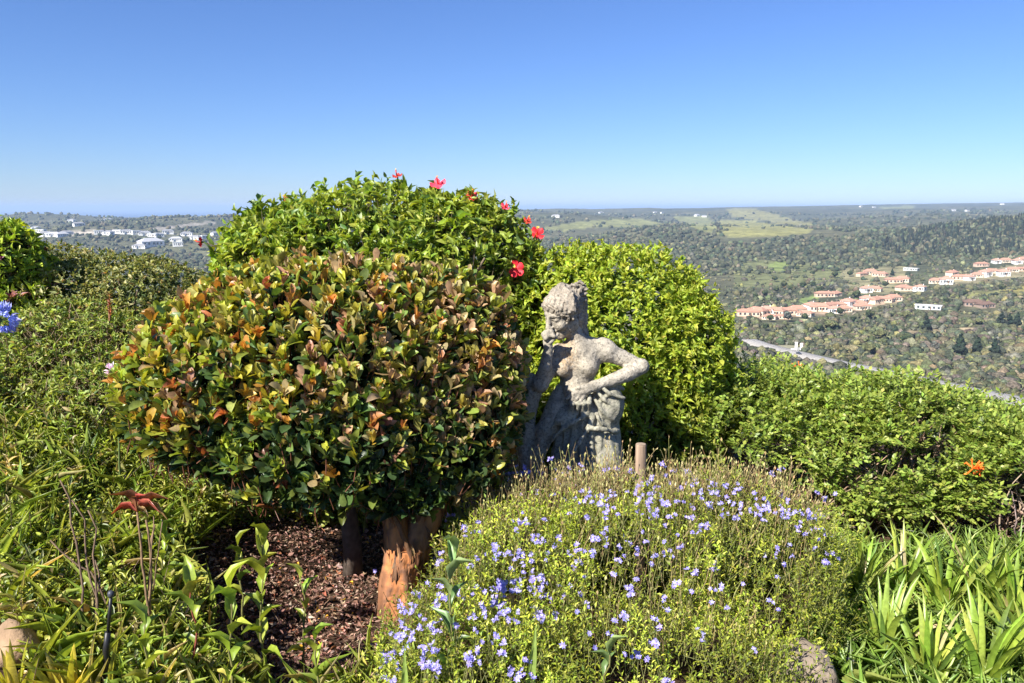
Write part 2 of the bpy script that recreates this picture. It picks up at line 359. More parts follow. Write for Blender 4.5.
ASPH = mat_tint('road_asphalt', .9, .4, .18); PAINT = mat_tint('road_paint', .7, 2, .1)
strip('road', -7.5, 7.5, 0, ASPH, (.33, .31, .28), skirt=True)
strip('road_marking', -.12, .12, .012, PAINT, (.75, .74, .7)); strip('road_marking', 4.1, 4.3, .012, PAINT, (.75, .74, .7)); strip('road_marking', -4.3, -4.1, .012, PAINT, (.75, .74, .7))
PLAIN = mat_tint('painted_wall', .75, .6, .12, .2, 3, .02); TILE = mat_tint('roof_tile', .8, 1.2, .28, .6, 6, .05, stretch=(1, 1, 3)); DARKGL, _t, _b = new_mat('window_glass')
_b.inputs['Base Color'].default_value = (.03, .04, .05, 1); _b.inputs['Roughness'].default_value = .15
def box(mb, lo, hi, col=(.8, .8, .8), mat=0):
    (a, b, c), (d, e, f) = lo, hi
    v = [(x, y, z) for z in (c, f) for y in (b, e) for x in (a, d)]
    mb.add(v, np.array([[0, 2, 3, 1], [4, 5, 7, 6], [0, 1, 5, 4], [2, 6, 7, 3], [0, 4, 6, 2], [1, 3, 7, 5]]), col, mat); return mb
def road_at(px):
    q, _ = project(np.c_[RC, RZ]); i = int(np.argmin(abs(q - px))); return i
i = road_at(801); cp = np.array([*(RC[i] + RN[i] * -2.0), RZ[i] + .01])
car = thing('parked_car', 'small dark car driving on the pale valley road below the white gateway', 'car', cp); car.rotation_euler.z = math.atan2(RT[i, 1], RT[i, 0])
CARP = mat_tint('car_paint', .3, 2, .05, spec=.6); RUB = mat_tint('rubber', .8, 5, .1)
def prism_y(mb, prof, y0, y1, col, mat=0):
    n = len(prof); v = [(x, y0, z) for x, z in prof] + [(x, y1, z) for x, z in prof]
    f = np.array([[q, (q + 1) % n, n + (q + 1) % n, n + q] for q in range(n)])
    mb.add(v, [f, np.array([list(range(n))[::-1]]), np.array([list(range(n, 2 * n))])], col, mat); return mb
o0 = np.zeros(3)
def part(mb, name, mat, parent, smooth_shade=False):
    o = mb.build(name, mat, None, (0, 0, 0), smooth_shade); o.parent = parent; o.location = (0, 0, 0); return o
part(prism_y(MB(), [(-2.1, .35), (-2.15, .8), (-1.9, .95), (1.0, 1.0), (2.0, .85), (2.15, .6), (2.1, .35)], -.85, .85, (.06, .065, .08)), 'body', CARP, car)
part(prism_y(MB(), [(-1.75, .98), (-1.3, 1.42), (.2, 1.45), (.95, 1.0)], -.74, .74, (.05, .055, .07)), 'cabin', CARP, car)
part(prism_y(MB(), [(-1.5, 1.02), (-1.22, 1.36), (.16, 1.39), (.7, 1.02)], -.76, .76, (.5, .5, .5)), 'window', DARKGL, car)
for wx in (-1.35, 1.35):
    for wy in (-.8, .8):
        a = np.linspace(0, 2 * math.pi, 14, endpoint=False)
        part(prism_y(MB(), [(wx + .33 * math.cos(q), .33 + .33 * math.sin(q)) for q in a], wy - .1, wy + .1, (.02, .02, .02)), 'wheel', RUB, car)
i = road_at(786); gp = np.array([*(RC[i] + RN[i] * 11.0), 0]); gp[2] = max(H(gp[0], gp[1]), RZ[i] - 1.5)
gate = thing('gateway', 'white walled gateway with two tall pillars beside the valley road', 'gateway', gp)
for sx, hh in ((-2.6, 6.2), (1.2, 5.4)):
    mb = MB(); box(mb, (sx, -.6, -2), (sx + 1.5, .6, hh), (.8, .79, .76)); box(mb, (sx - .2, -.8, hh + .003), (sx + 1.7, .8, hh + .35), (.8, .79, .76)); part(mb, 'pillar', PLAIN, gate)
mb = MB(); box(mb, (-5.5, -.3, -2), (-2.61, .3, 2.0), (.78, .77, .74)); part(mb, 'side_wall', PLAIN, gate)
mb = MB(); box(mb, (2.71, -.3, -2), (9, .3, 1.6), (.78, .77, .74)); part(mb, 'side_wall', PLAIN, gate)
mb = MB(); box(mb, (-1.09, -.15, .1), (1.19, .15, 2.6), (.35, .36, .36)); part(mb, 'gate_leaf', PLAIN, gate)

# ------------------------------------------------------------------ houses
def house(name, w, d, h, rh, wallc, roofc, wing=True, flat=False):
    root = thing(name, '', 'house', (0, 0, 0)); mb = MB(); box(mb, (-w / 2, -d / 2, -6), (w / 2, d / 2, h), wallc)
    if wing: box(mb, (-w * .52, -d / 2 - 3.2, -6), (-w * .14, -d / 2 + .01, h * .93), wallc)
    part(mb, 'wall', PLAIN, root); mb = MB(); e = .6
    def hip(x0, x1, y0, y1, z, k):
        if (x1 - x0) >= (y1 - y0): q = (y1 - y0) * .5; rid = [(x0 + q, (y0 + y1) / 2, z + k), (x1 - q, (y0 + y1) / 2, z + k)]; ff = [[0, 1, 5, 4], [2, 3, 4, 5]]; tr = [[1, 2, 5], [3, 0, 4]]
        else: q = (x1 - x0) * .5; rid = [((x0 + x1) / 2, y0 + q, z + k), ((x0 + x1) / 2, y1 - q, z + k)]; ff = [[1, 2, 5, 4], [3, 0, 4, 5]]; tr = [[0, 1, 4], [2, 3, 5]]
        mb.add([(x0, y0, z), (x1, y0, z), (x1, y1, z), (x0, y1, z), *rid], [np.array(ff), np.array(tr)], roofc)
        box(mb, (x0, y0, z - .3), (x1, y1, z - .004), np.array(roofc) * .8)
    if flat: box(mb, (-w / 2 - e, -d / 2 - e, h), (w / 2 + e, d / 2 + e, h + .5), roofc)
    else:
        hip(-w / 2 - e, w / 2 + e, -d / 2 - e, d / 2 + e, h + .31, rh)
        if wing: hip(-w * .52 - e, -w * .14 + e, -d / 2 - 3.2 - e, d / 2 - 1, h * .93 + .31, rh * .72)
        mc = MB(); box(mc, (w * .22, d * .1, h), (w * .22 + 1, d * .1 + 1, h + rh + 1.1), wallc)
    rf = part(mb, 'roof', TILE, root)
    if not flat: part(mc, 'chimney', PLAIN, rf)
    xs = [-.42, -.24, .0, .16, .32] if wing else [-.4, -.2, .02, .2, .38]
    for q, x in enumerate(xs):
        y = -d / 2 - 3.2 if (wing and x < -.15) else -d / 2
        mb = MB(); box(mb, (x * w - .2, y - .03, h * .25), (x * w + w * .07 + .2, y + .2, h * .78), (.5, .5, .5)); part(mb, 'window', DARKGL, root)
    mb = MB(); box(mb, (w / 2 - .2, -d * .2, h * .3), (w / 2 + .03, d * .15, h * .75), (.5, .5, .5)); part(mb, 'window', DARKGL, root)
    mb = MB(); box(mb, (w * .09, -d / 2 - .05, -.2), (w * .09 + 1.1, -d / 2 + .1, h * .7), (.2, .11, .06)); part(mb, 'door', PLAIN, root)
    return root
CR, WH, PK = (.62, .52, .40), (.78, .77, .73), (.62, .45, .34)
TC, TD, GR, BR = (.40, .22, .155), (.44, .26, .19), (.26, .26, .27), (.16, .10, .075)
PROTO = {'a': house('estate_house', 19, 10, 4.6, 3.2, CR, TC), 'b': house('estate_house', 15, 11, 6.2, 3.0, WH, TD), 'c': house('estate_house', 22, 9, 4.2, 2.6, PK, TC, False),
         'd': house('white_house', 30, 14, 7.5, 3.5, WH, GR), 'e': house('white_house', 24, 15, 9, 0, WH, (.7, .7, .68), False, True), 'f': house('dark_roofed_house', 20, 10, 4, 3, (.32, .24, .19), BR),
         'g': house('flat_roofed_house', 26, 9, 4, 0, (.5, .52, .5), (.72, .72, .70), False, True), 'h': house('white_house', 36, 18, 7, 5, WH, (.42, .42, .43))}
used = set(); rngh = np.random.default_rng(4)
def put_house(k, px, py, label, group, s=1.0, rz=None):
    o = PROTO[k] if k not in used else copy_tree(PROTO[k]); used.add(k)
    p = hit(px, py); o.location = (p[0], p[1], p[2] + .4); o.scale = (s, s, s)
    o.rotation_euler.z = rngh.uniform(-.8, .8) - math.atan2(p[0], p[1]) * .6 if rz is None else rz
    tag(o, label, 'house', group); return o
ORD = ['leftmost', 'second from left', 'third from left', 'fourth from left', 'fifth from left', 'sixth from left', 'seventh from left', 'eighth from left', 'ninth from left', 'tenth from left', 'eleventh from left', 'twelfth from left', 'thirteenth from left', 'fourteenth from left', 'fifteenth from left', 'sixteenth from left', 'seventeenth from left', 'eighteenth from left']
SURF = {'a': 'cream house with terracotta roof', 'b': 'white house with terracotta roof', 'c': 'long pinkish house with terracotta roof', 'd': 'white house with grey roof', 'e': 'white flat roofed house', 'f': 'brown dark roofed house', 'g': 'long low pale flat roofed house', 'h': 'wide white pale roofed house'}
def row(items, where, group, s=1.0):
    for n, (k, px, py) in enumerate(items): put_house(k, px, py, f'{SURF[k]}, {ORD[n]} {where}', group, s * rngh.uniform(.72, .98))
row([('c', 748, 316), ('a', 757, 315), ('b', 766, 314.5), ('a', 776, 315), ('c', 786, 314.5), ('a', 797, 313.5), ('b', 811, 310), ('a', 820, 311), ('c', 829, 309), ('a', 839, 308), ('b', 848, 306.5), ('c', 857, 306), ('b', 866, 303), ('a', 875, 303), ('c', 884, 302), ('a', 893, 301)], 'in the estate lowest row', 'houses of the valley estate')
row([('c', 824, 297), ('a', 835, 296.5), ('b', 866, 292.5), ('a', 875, 291.5), ('a', 903, 290.5), ('c', 911, 291), ('b', 920, 291)], 'in the estate middle row', 'houses of the valley estate', .95)
row([('c', 862, 276), ('a', 870, 274.5), ('c', 880, 276.5), ('c', 893, 283), ('a', 902, 282)], 'in the estate back row', 'houses of the valley estate')
row([('a', 936, 283.5), ('b', 946, 284), ('a', 952, 275.5), ('c', 961, 280), ('b', 969, 280.5), ('a', 977, 277), ('b', 985, 276.5), ('c', 992, 273), ('b', 1003, 276), ('a', 1012, 272), ('c', 1021, 271)], 'in the slope lower line', 'houses on the wooded slope')
row([('c', 981, 266.5), ('b', 996, 263.5), ('a', 1005, 262.5), ('b', 1017, 264), ('a', 1023, 262)], 'in the slope upper line', 'houses on the wooded slope')
row([('a', 770, 319.5), ('c', 783, 319), ('a', 806, 316.5), ('b', 834, 313), ('a', 844, 312), ('a', 862, 309.5)], 'in the estate front row', 'houses of the valley estate', .85)
row([('g', 911, 270.5), ('g', 928, 309.5)], 'of two beside the estate', 'flat roofed houses')
row([('f', 973, 306), ('f', 985, 307.5)], 'of two among the bush', 'dark roofed houses')
TOWN = [('d', 36, 229.5), ('e', 41, 233), ('d', 47, 236), ('h', 54, 236.5), ('h', 62, 236.5), ('d', 67, 235), ('d', 79, 226), ('e', 118, 233.5), ('d', 127, 234), ('e', 136, 234.5), ('d', 145, 235.5), ('h', 151, 246), ('d', 140, 248.5), ('e', 153, 237), ('d', 158, 237), ('d', 168, 233.5), ('h', 176, 241), ('e', 178, 246), ('d', 196, 239.5), ('e', 205, 239), ('d', 216, 235.5), ('d', 109, 235), ('e', 99, 234), ('d', 187, 236)]
TOWN.sort(key=lambda e: e[1]); _c = {}
for k, px, py in TOWN:
    w = 'front line' if py > 238 else ('middle line' if py > 234.2 else 'back line'); n = _c.get(w, 0); _c[w] = n + 1
    put_house(k, px, py, f'{SURF[k]}, {ORD[n]} in the seaside town {w}', 'houses of the seaside town', 1.0 if k != 'h' else (1.6 if px == 151 else .9))
row([('d', 556, 217.5), ('d', 601, 213.5), ('d', 655, 213), ('e', 662, 213.5), ('h', 697, 216), ('d', 704, 217)], 'on the far farmland', 'farmhouses on the plateau', 1.1)
row([('d', 861, 207), ('e', 874, 208), ('d', 953, 211), ('e', 967, 211.5), ('d', 1002, 204.5)], 'along the right skyline', 'houses on the skyline', 1.1)
row([('d', 72, 222), ('d', 108, 221), ('e', 158, 217), ('d', 182, 215), ('d', 207, 212.5)], 'along the sea ridge', 'houses on the sea ridge', 1.2)

# ------------------------------------------------------------------ bush and trees of the valley
def ico(sub):
    import bmesh
    bm = bmesh.new(); bmesh.ops.create_icosphere(bm, subdivisions=sub, radius=1); bm.verts.ensure_lookup_table()
    v = np.array([q.co[:] for q in bm.verts]); f = np.array([[w.index for w in q.verts] for q in bm.faces]); bm.free(); return v, f
ICO1, ICO2, ICO3 = ico(1), ico(2), ico(3)
BUSHM = mat_tint('bush_leaves', .95, .8, .6, 1.0, 1.1, .9, .1); CONEM = mat_tint('pine_needles', .9, .5, .4)
def clumps(mb, P, R, col, rng, ic, squash=.8, jag=.3):
    v, f = ic; n = len(P)
    d = 1 + jag * rng.normal(size=(n, len(v), 1)).clip(-1.6, 1.6)
    V = P[:, None] + R[:, None, None] * v[None] * d * np.array([1, 1, squash])
    c = np.repeat(np.asarray(col), len(v), 0) * (1 + .22 * rng.normal(size=(n * len(v), 1)).clip(-1.5, 2.5))
    mb.add(V.reshape(-1, 3), (f[None] + (np.arange(n) * len(v))[:, None, None]).reshape(-1, 3), np.clip(c, .01, .6))
BPAL = [(5, (.085, .092, .046)), (4, (.062, .072, .042)), (3, (.125, .120, .064)), (3, (.105, .10, .074)), (1.0, (.16, .155, .066)), (1.5, (.042, .05, .034)), (2, (.12, .10, .072))]
BPAL = [(w, tuple(1.18 * q for q in c)) for w, c in BPAL]
rng = np.random.default_rng(11)
allh = np.array([[o.location.x, o.location.y] for o in bpy.data.objects if o.get('category') == 'house'])
def scatter(n, d0, d1, power=1.0, umax=.72):
    """points spread evenly over the picture's depth rows"""
    inv = rng.uniform(1 / d1 ** power, 1 / d0 ** power, n) ** (-1 / power); u = rng.uniform(-.70, umax, n)
    return np.stack([u * inv, inv], 1)
def keep(P, Rm, road=9.0, hous=14.0, fields=True):
    z = H(P[:, 0], P[:, 1]); px, py = project(np.c_[P, z]); ok = (px > -20) & (px < 1045)
    m = np.zeros(len(P), bool)
    if fields:
        for poly, _c in FIELDS: m |= inpoly(px, py, poly)
    ok &= ~m | (rng.random(len(P)) < np.where((P[:, 1] > 900) & (P[:, 1] < 1700) & (z < -60), .30, .07))
    d = np.array([np.min(np.hypot(*(RC - p).T)) if p[1] < 900 else 1e3 for p in P]); ok &= d > road + Rm
    dh = np.array([np.min(np.hypot(*(allh - p).T)) for p in P]); ok &= dh > hous
    # leave the sight line to the houses' fronts open
    for h in allh:
        hr = np.hypot(*h); t = (P @ h) / hr; s = abs(P[:, 0] * h[1] - P[:, 1] * h[0]) / hr
        ok &= ~((t < hr) & (t > hr - 38 * max(1, hr / 1500)) & (s < 10 + hr * .002))
    return ok, z
mb = MB()
P = scatter(9500, 42, 400, .55); R = rng.uniform(.7, 2.0, len(P)) * (1 + P[:, 1] / 400); ok, z = keep(P, R); P, R, z = P[ok], R[ok], z[ok]
clumps(mb, np.c_[P, z + R * .25], R, pick(rng, BPAL, len(P), .18), rng, ICO1, .75, .28)
P = scatter(38000, 380, 1250, .8); P = P[rng.random(len(P)) < np.where(np.abs(P[:, 0] / P[:, 1] - .02) < .26, .25, 1)]; R = rng.gamma(3.5, .55, len(P)).clip(.8, 4.6); ok, z = keep(P, R); P, R, z = P[ok], R[ok], z[ok]
clumps(mb, np.c_[P, z + R * .35], R, pick(rng, BPAL, len(P), .18), rng, ICO1, .85, .28)
P = scatter(17000, 1200, 4800, 1.0); q = vnoise(P, 260, 71, 3) > -.30; P = P[q]
R = rng.uniform(3, 6.5, len(P)) * (P[:, 1] / 1600) ** .5; ok, z = keep(P, R); P, R, z = P[ok], R[ok], z[ok]
clumps(mb, np.c_[P, z + R * .35], R, pick(rng, [(3, (.058, .068, .042)), (2, (.082, .090, .052)), (1.8, (.125, .122, .072))], len(P), .2), rng, (ICO1[0][:12] if False else ICO1[0], ICO1[1]), .9, .25)
tag(mb.build('bushland', BUSHM, origin=(0, 0, -100)), kind='stuff')
# pine plantation on the right-hand slope
mb = MB(); P = scatter(9000, 1150, 1950, 1.0, .72); px, py = project(np.c_[P, H(P[:, 0], P[:, 1])])
PLN = [(862, 250), (900, 234), (950, 224), (1040, 208), (1040, 252), (960, 257), (900, 254)]
ok = inpoly(px, py, PLN); okk, z = keep(P, np.zeros(len(P)), fields=False); ok &= okk; P, z = P[ok], z[ok]
n = len(P); hh = rng.uniform(6, 14, n); a = np.arange(7) / 7 * 6.283
ring = np.stack([np.cos(a), np.sin(a)], 1); V = np.zeros((n, 15, 3)); rr = hh * rng.uniform(.16, .26, n)
V[:, :7, :2] = P[:, None] + ring[None] * rr[:, None, None] * rng.uniform(.7, 1.3, (n, 7, 1)); V[:, :7, 2] = (z + hh * .12)[:, None]
V[:, 7:14, :2] = P[:, None] + ring[None] * (rr * .62)[:, None, None] * rng.uniform(.6, 1.4, (n, 7, 1)); V[:, 7:14, 2] = (z + hh * .55)[:, None]
V[:, 14, :2] = P; V[:, 14, 2] = z + hh
f4 = np.array([[q, (q + 1) % 7, 7 + (q + 1) % 7, 7 + q] for q in range(7)]); f3 = np.array([[7 + q, 7 + (q + 1) % 7, 14] for q in range(7)]); off = (np.arange(n) * 15)[:, None, None]
mb.add(V.reshape(-1, 3), [(f4[None] + off).reshape(-1, 4), (f3[None] + off).reshape(-1, 3)], np.repeat(pick(rng, [(3, (.016, .023, .016)), (2, (.024, .030, .019)), (.4, (.05, .047, .03))], n, .2), 15, 0))
tag(mb.build('pine_forest', CONEM, origin=(0, 0, -100), smooth_shade=False), kind='stuff')
# single trees that stand out of the bush
BARK = mat_tint('tree_bark', .9, 3, .3)
def lone_tree(name, cat, hgt, wid, pal, seed, conic=False):
    r = np.random.default_rng(seed); root = thing(name, '', cat, (0, 0, 0)); mb = MB(); k = 26
    if conic:
        t = r.uniform(0, 1, k); rad_ = (1 - t) * wid * .5 + .35; a = r.uniform(0, 6.28, k)
        C = np.stack([np.cos(a) * rad_ * .6, np.sin(a) * rad_ * .6, hgt * (.18 + .8 * t)], 1); RR = rad_ * .55 + .45
    else:
        d = nrm(r.normal(size=(k, 3))) * r.uniform(.3, 1, (k, 1)); C = d * np.array([wid * .36, wid * .36, hgt * .28]) + np.array([0, 0, hgt * .62]); RR = r.uniform(.13, .24, k) * wid
    clumps(mb, C, RR, pick(r, pal, k, .2), r, ICO2, .8, .16); part(mb, 'crown', BUSHM, root)
    mb = MB(); tube(mb, [(0, 0, -1), (.1, 0, hgt * .3), (0, .1, hgt * .7)], [.05 * hgt * .5, .018 * hgt, .008 * hgt], 7, (.13, .1, .08)); part(mb, 'trunk', BARK, root); return root
TP = {'round': lone_tree('round_tree', 'tree', 9, 9, [(2, (.04, .055, .028)), (1, (.055, .07, .03))], 1), 'dark': lone_tree('conifer_tree', 'tree', 13, 6.5, [(1, (.024, .036, .024))], 2, True),
      'pale': lone_tree('round_tree', 'tree', 8, 9, [(2, (.10, .105, .05)), (1, (.13, .13, .06))], 3), 'grey': lone_tree('round_tree', 'tree', 8, 8, [(1, (.10, .10, .085))], 5)}
TL = [('dark', 959, 356), ('dark', 961, 355), ('dark', 977, 353), ('dark', 994, 356), ('dark', 1001, 325), ('dark', 1009, 327), ('dark', 1017, 326), ('dark', 926, 331), ('round', 1002, 292), ('round', 946, 304), ('round', 885, 288), ('round', 856, 300), ('round', 918, 306), ('pale', 979, 325), ('pale', 868, 356), ('pale', 880, 340), ('round', 790, 292), ('round', 802, 290), ('round', 812, 288), ('round', 776, 293), ('round', 784, 289), ('round', 818, 294), ('round', 765, 297), ('round', 755, 300),
      ('grey', 832, 292), ('grey', 890, 281), ('round', 797, 271), ('round', 835, 278), ('round', 850, 277), ('round', 775, 282), ('round', 812, 276), ('grey', 788, 322), ('round', 805, 322), ('round', 770, 322), ('pale', 830, 330), ('round', 765, 331), ('round', 818, 333), ('round', 852, 322), ('pale', 756, 338), ('grey', 935, 352), ('round', 905, 345), ('dark', 892, 276), ('round', 965, 296), ('round', 870, 320), ('pale', 905, 320), ('round', 840, 316),
      ('round', 70, 238), ('round', 90, 240), ('round', 112, 240), ('round', 130, 240), ('round', 168, 244), ('round', 188, 242), ('round', 160, 240), ('round', 100, 238), ('round', 205, 245)]
TLAB = {'round': 'rounded dark green tree standing out of the valley bush', 'dark': 'dark pointed conifer standing out of the valley bush', 'pale': 'pale olive rounded tree standing out of the valley bush', 'grey': 'greyish rounded tree standing among the estate houses and bush'}
useT = set()
for k, px, py in TL:
    o = TP[k] if k not in useT else copy_tree(TP[k]); useT.add(k); p = hit(px, py); s = rng.uniform(.75, 1.25) * (1 if p[1] < 1400 else 1.5)
    o.location = p; o.scale = (s, s, s * rng.uniform(.85, 1.1)); o.rotation_euler.z = rng.uniform(0, 6.28)
    lab, grp = TLAB[k], {'round': 'rounded dark trees of the valley', 'dark': 'pointed conifers of the valley', 'pale': 'pale olive trees of the valley', 'grey': 'greyish trees of the valley'}[k]
    if px < 300: lab, grp = 'rounded dark green tree among the white houses of the seaside town', 'trees of the seaside town'
    tag(o, lab, 'tree', grp)

# ------------------------------------------------------------------ the stone statue, sculpted as a distance field and meshed
def surface_nets(D, lo, h):
    nx, ny, nz = D.shape; sgn = D < 0
    c = np.zeros((nx - 1, ny - 1, nz - 1), np.int16)
    for a in (0, 1):
        for b in (0, 1):
            for e in (0, 1): c += sgn[a:nx - 1 + a, b:ny - 1 + b, e:nz - 1 + e]
    act = np.nonzero((c > 0) & (c < 8)); ids = -np.ones(c.shape, np.int64); n = len(act[0]); ids[act] = np.arange(n)
    I = np.stack(act, 1); acc = np.zeros((n, 3)); cnt = np.zeros(n)
    cor = [(a, b, e) for a in (0, 1) for b in (0, 1) for e in (0, 1)]
    for i in range(8):
        for j in range(i + 1, 8):
            if sum(abs(p - q) for p, q in zip(cor[i], cor[j])) != 1: continue
            A = D[I[:, 0] + cor[i][0], I[:, 1] + cor[i][1], I[:, 2] + cor[i][2]]; B = D[I[:, 0] + cor[j][0], I[:, 1] + cor[j][1], I[:, 2] + cor[j][2]]
            m = (A < 0) != (B < 0); t = np.where(m, A / np.where(m, A - B, 1), 0)[:, None]
            p = np.array(cor[i]) * (1 - t) + np.array(cor[j]) * t; acc += np.where(m[:, None], p, 0); cnt += m
    V = (I + acc / cnt[:, None]) * h + lo; F = []
    for ax in range(3):
        sl = [slice(1, -1)] * 3; sl[ax] = slice(0, -1)
        a_ = sgn[tuple(sl)]; sl2 = [slice(1, -1)] * 3; sl2[ax] = slice(1, None); b_ = sgn[tuple(sl2)]
        m = a_ != b_; E = np.stack(np.nonzero(m), 1); fl = a_[m]; off = np.ones(3, int); off[ax] = 0; E = E + off
        u, w = [(1, 2), (2, 0), (0, 1)][ax]; q = []
        for du, dw in ((-1, -1), (0, -1), (0, 0), (-1, 0)):
            G = E.copy(); G[:, u] += du; G[:, w] += dw; q.append(ids[G[:, 0], G[:, 1], G[:, 2]])
        Q = np.stack(q, 1); Q[~fl] = Q[~fl][:, ::-1]; F.append(Q)
    return V, np.concatenate(F)
def smooth_pts(pts, n=12):
    p = np.array(pts); k = len(p); t = np.linspace(0, k - 1, n); q = np.stack([np.interp(t, range(k), p[:, i]) for i in range(3)], 1)
    for _ in range(3): q[1:-1] = (q[:-2] + 2 * q[1:-1] + q[2:]) / 4
    return q
class SDF:
    def __init__(s, lo, hi, h):
        s.lo, s.h = np.array(lo, float), h; s.n = np.ceil((np.array(hi) - lo) / h).astype(int) + 1; s.D = np.full(s.n, .3, np.float32)
    def _blk(s, lo, hi):
        a = np.clip(np.floor((np.asarray(lo) - s.lo) / s.h).astype(int), 0, s.n - 1); b = np.clip(np.ceil((np.asarray(hi) - s.lo) / s.h).astype(int) + 1, 1, s.n)
        g = np.meshgrid(*[s.lo[q] + s.h * np.arange(a[q], b[q]) for q in range(3)], indexing='ij')
        return tuple(slice(a[q], b[q]) for q in range(3)), np.stack(g, -1)
    def put(s, lo, hi, fn, k, sub=False):
        lo, hi = np.asarray(lo) - k - .03, np.asarray(hi) + k + .03
        sl, P = s._blk(lo, hi)
        if P.size == 0: return
        d = fn(P).astype(np.float32); D = s.D[sl]
        if sub: d = -d; h = np.clip(.5 - .5 * (d - D) / max(k, 1e-4), 0, 1) ; h = np.clip(.5 + .5 * (d - D) / max(k, 1e-4), 0, 1); s.D[sl] = D * (1 - h) + d * h + k * h * (1 - h)
        else: h = np.clip(.5 + .5 * (D - d) / max(k, 1e-4), 0, 1); s.D[sl] = D * (1 - h) + d * h - k * h * (1 - h)
    def ell(s, c, r, k=.02, ax=None, sub=False):
        c, r = np.asarray(c, float), np.asarray(r, float); A = np.eye(3) if ax is None else np.asarray(ax)
        def fn(P):
            q = (P - c) @ A.T; k0 = np.linalg.norm(q / r, axis=-1); k1 = np.linalg.norm(q / (r * r), axis=-1); return k0 * (k0 - 1) / np.maximum(k1, 1e-6)
        m = max(r); s.put(c - m, c + m, fn, k, sub)
    def cap(s, a, b, ra, rb=None, k=.015, sub=False):
        a, b = np.asarray(a, float), np.asarray(b, float); rb = ra if rb is None else rb; ba = b - a; l2 = max(ba @ ba, 1e-9)
        def fn(P):
            t = np.clip(((P - a) @ ba) / l2, 0, 1); return np.linalg.norm(P - a - t[..., None] * ba, axis=-1) - (ra + (rb - ra) * t)
        m = max(ra, rb); s.put(np.minimum(a, b) - m, np.maximum(a, b) + m, fn, k, sub)
    def path(s, pts, rs, k=.012, kin=.003):
        pts = [np.asarray(p, float) for p in pts]; rs = np.broadcast_to(rs, (len(pts),))
        def fn(P):
            out = None
            for i in range(len(pts) - 1):
                a, b = pts[i], pts[i + 1]; ba = b - a; t = np.clip(((P - a) @ ba) / max(ba @ ba, 1e-9), 0, 1)
                d = np.linalg.norm(P - a - t[..., None] * ba, axis=-1) - (rs[i] + (rs[i + 1] - rs[i]) * t)
                if out is None: out = d
                else: h = np.clip(.5 + .5 * (out - d) / kin, 0, 1); out = out * (1 - h) + d * h - kin * h * (1 - h)
            return out
        m = max(rs); A = np.array(pts); s.put(A.min(0) - m, A.max(0) + m, fn, k)
    def warp(s, fn):
        sl, P = s._blk(s.lo, s.lo + s.h * s.n); near = np.abs(s.D) < .05
        d = np.zeros(s.D.shape, np.float32); d[near] = fn(P[near]); s.D = s.D - d
    def mesh(s):
        D = s.D.copy()
        for ax in range(3):
            for e in (0, -1):
                i = [slice(None)] * 3; i[ax] = e; D[tuple(i)] = .3
        return surface_nets(D, s.lo, s.h)
SY = 4.1
def ps(px, py, d=0.0): return at(px, py, SY - d)
SBASE = np.array([at(575, 465, SY)[0], SY, float(H(at(575, 465, SY)[0], SY))])
BL, BH = np.array([-.36, SY - .34, SBASE[2] - .05]), np.array([.80, SY + .26, 1.36])
BL[0], BH[0] = ps(505, 400)[0], ps(655, 400)[0]
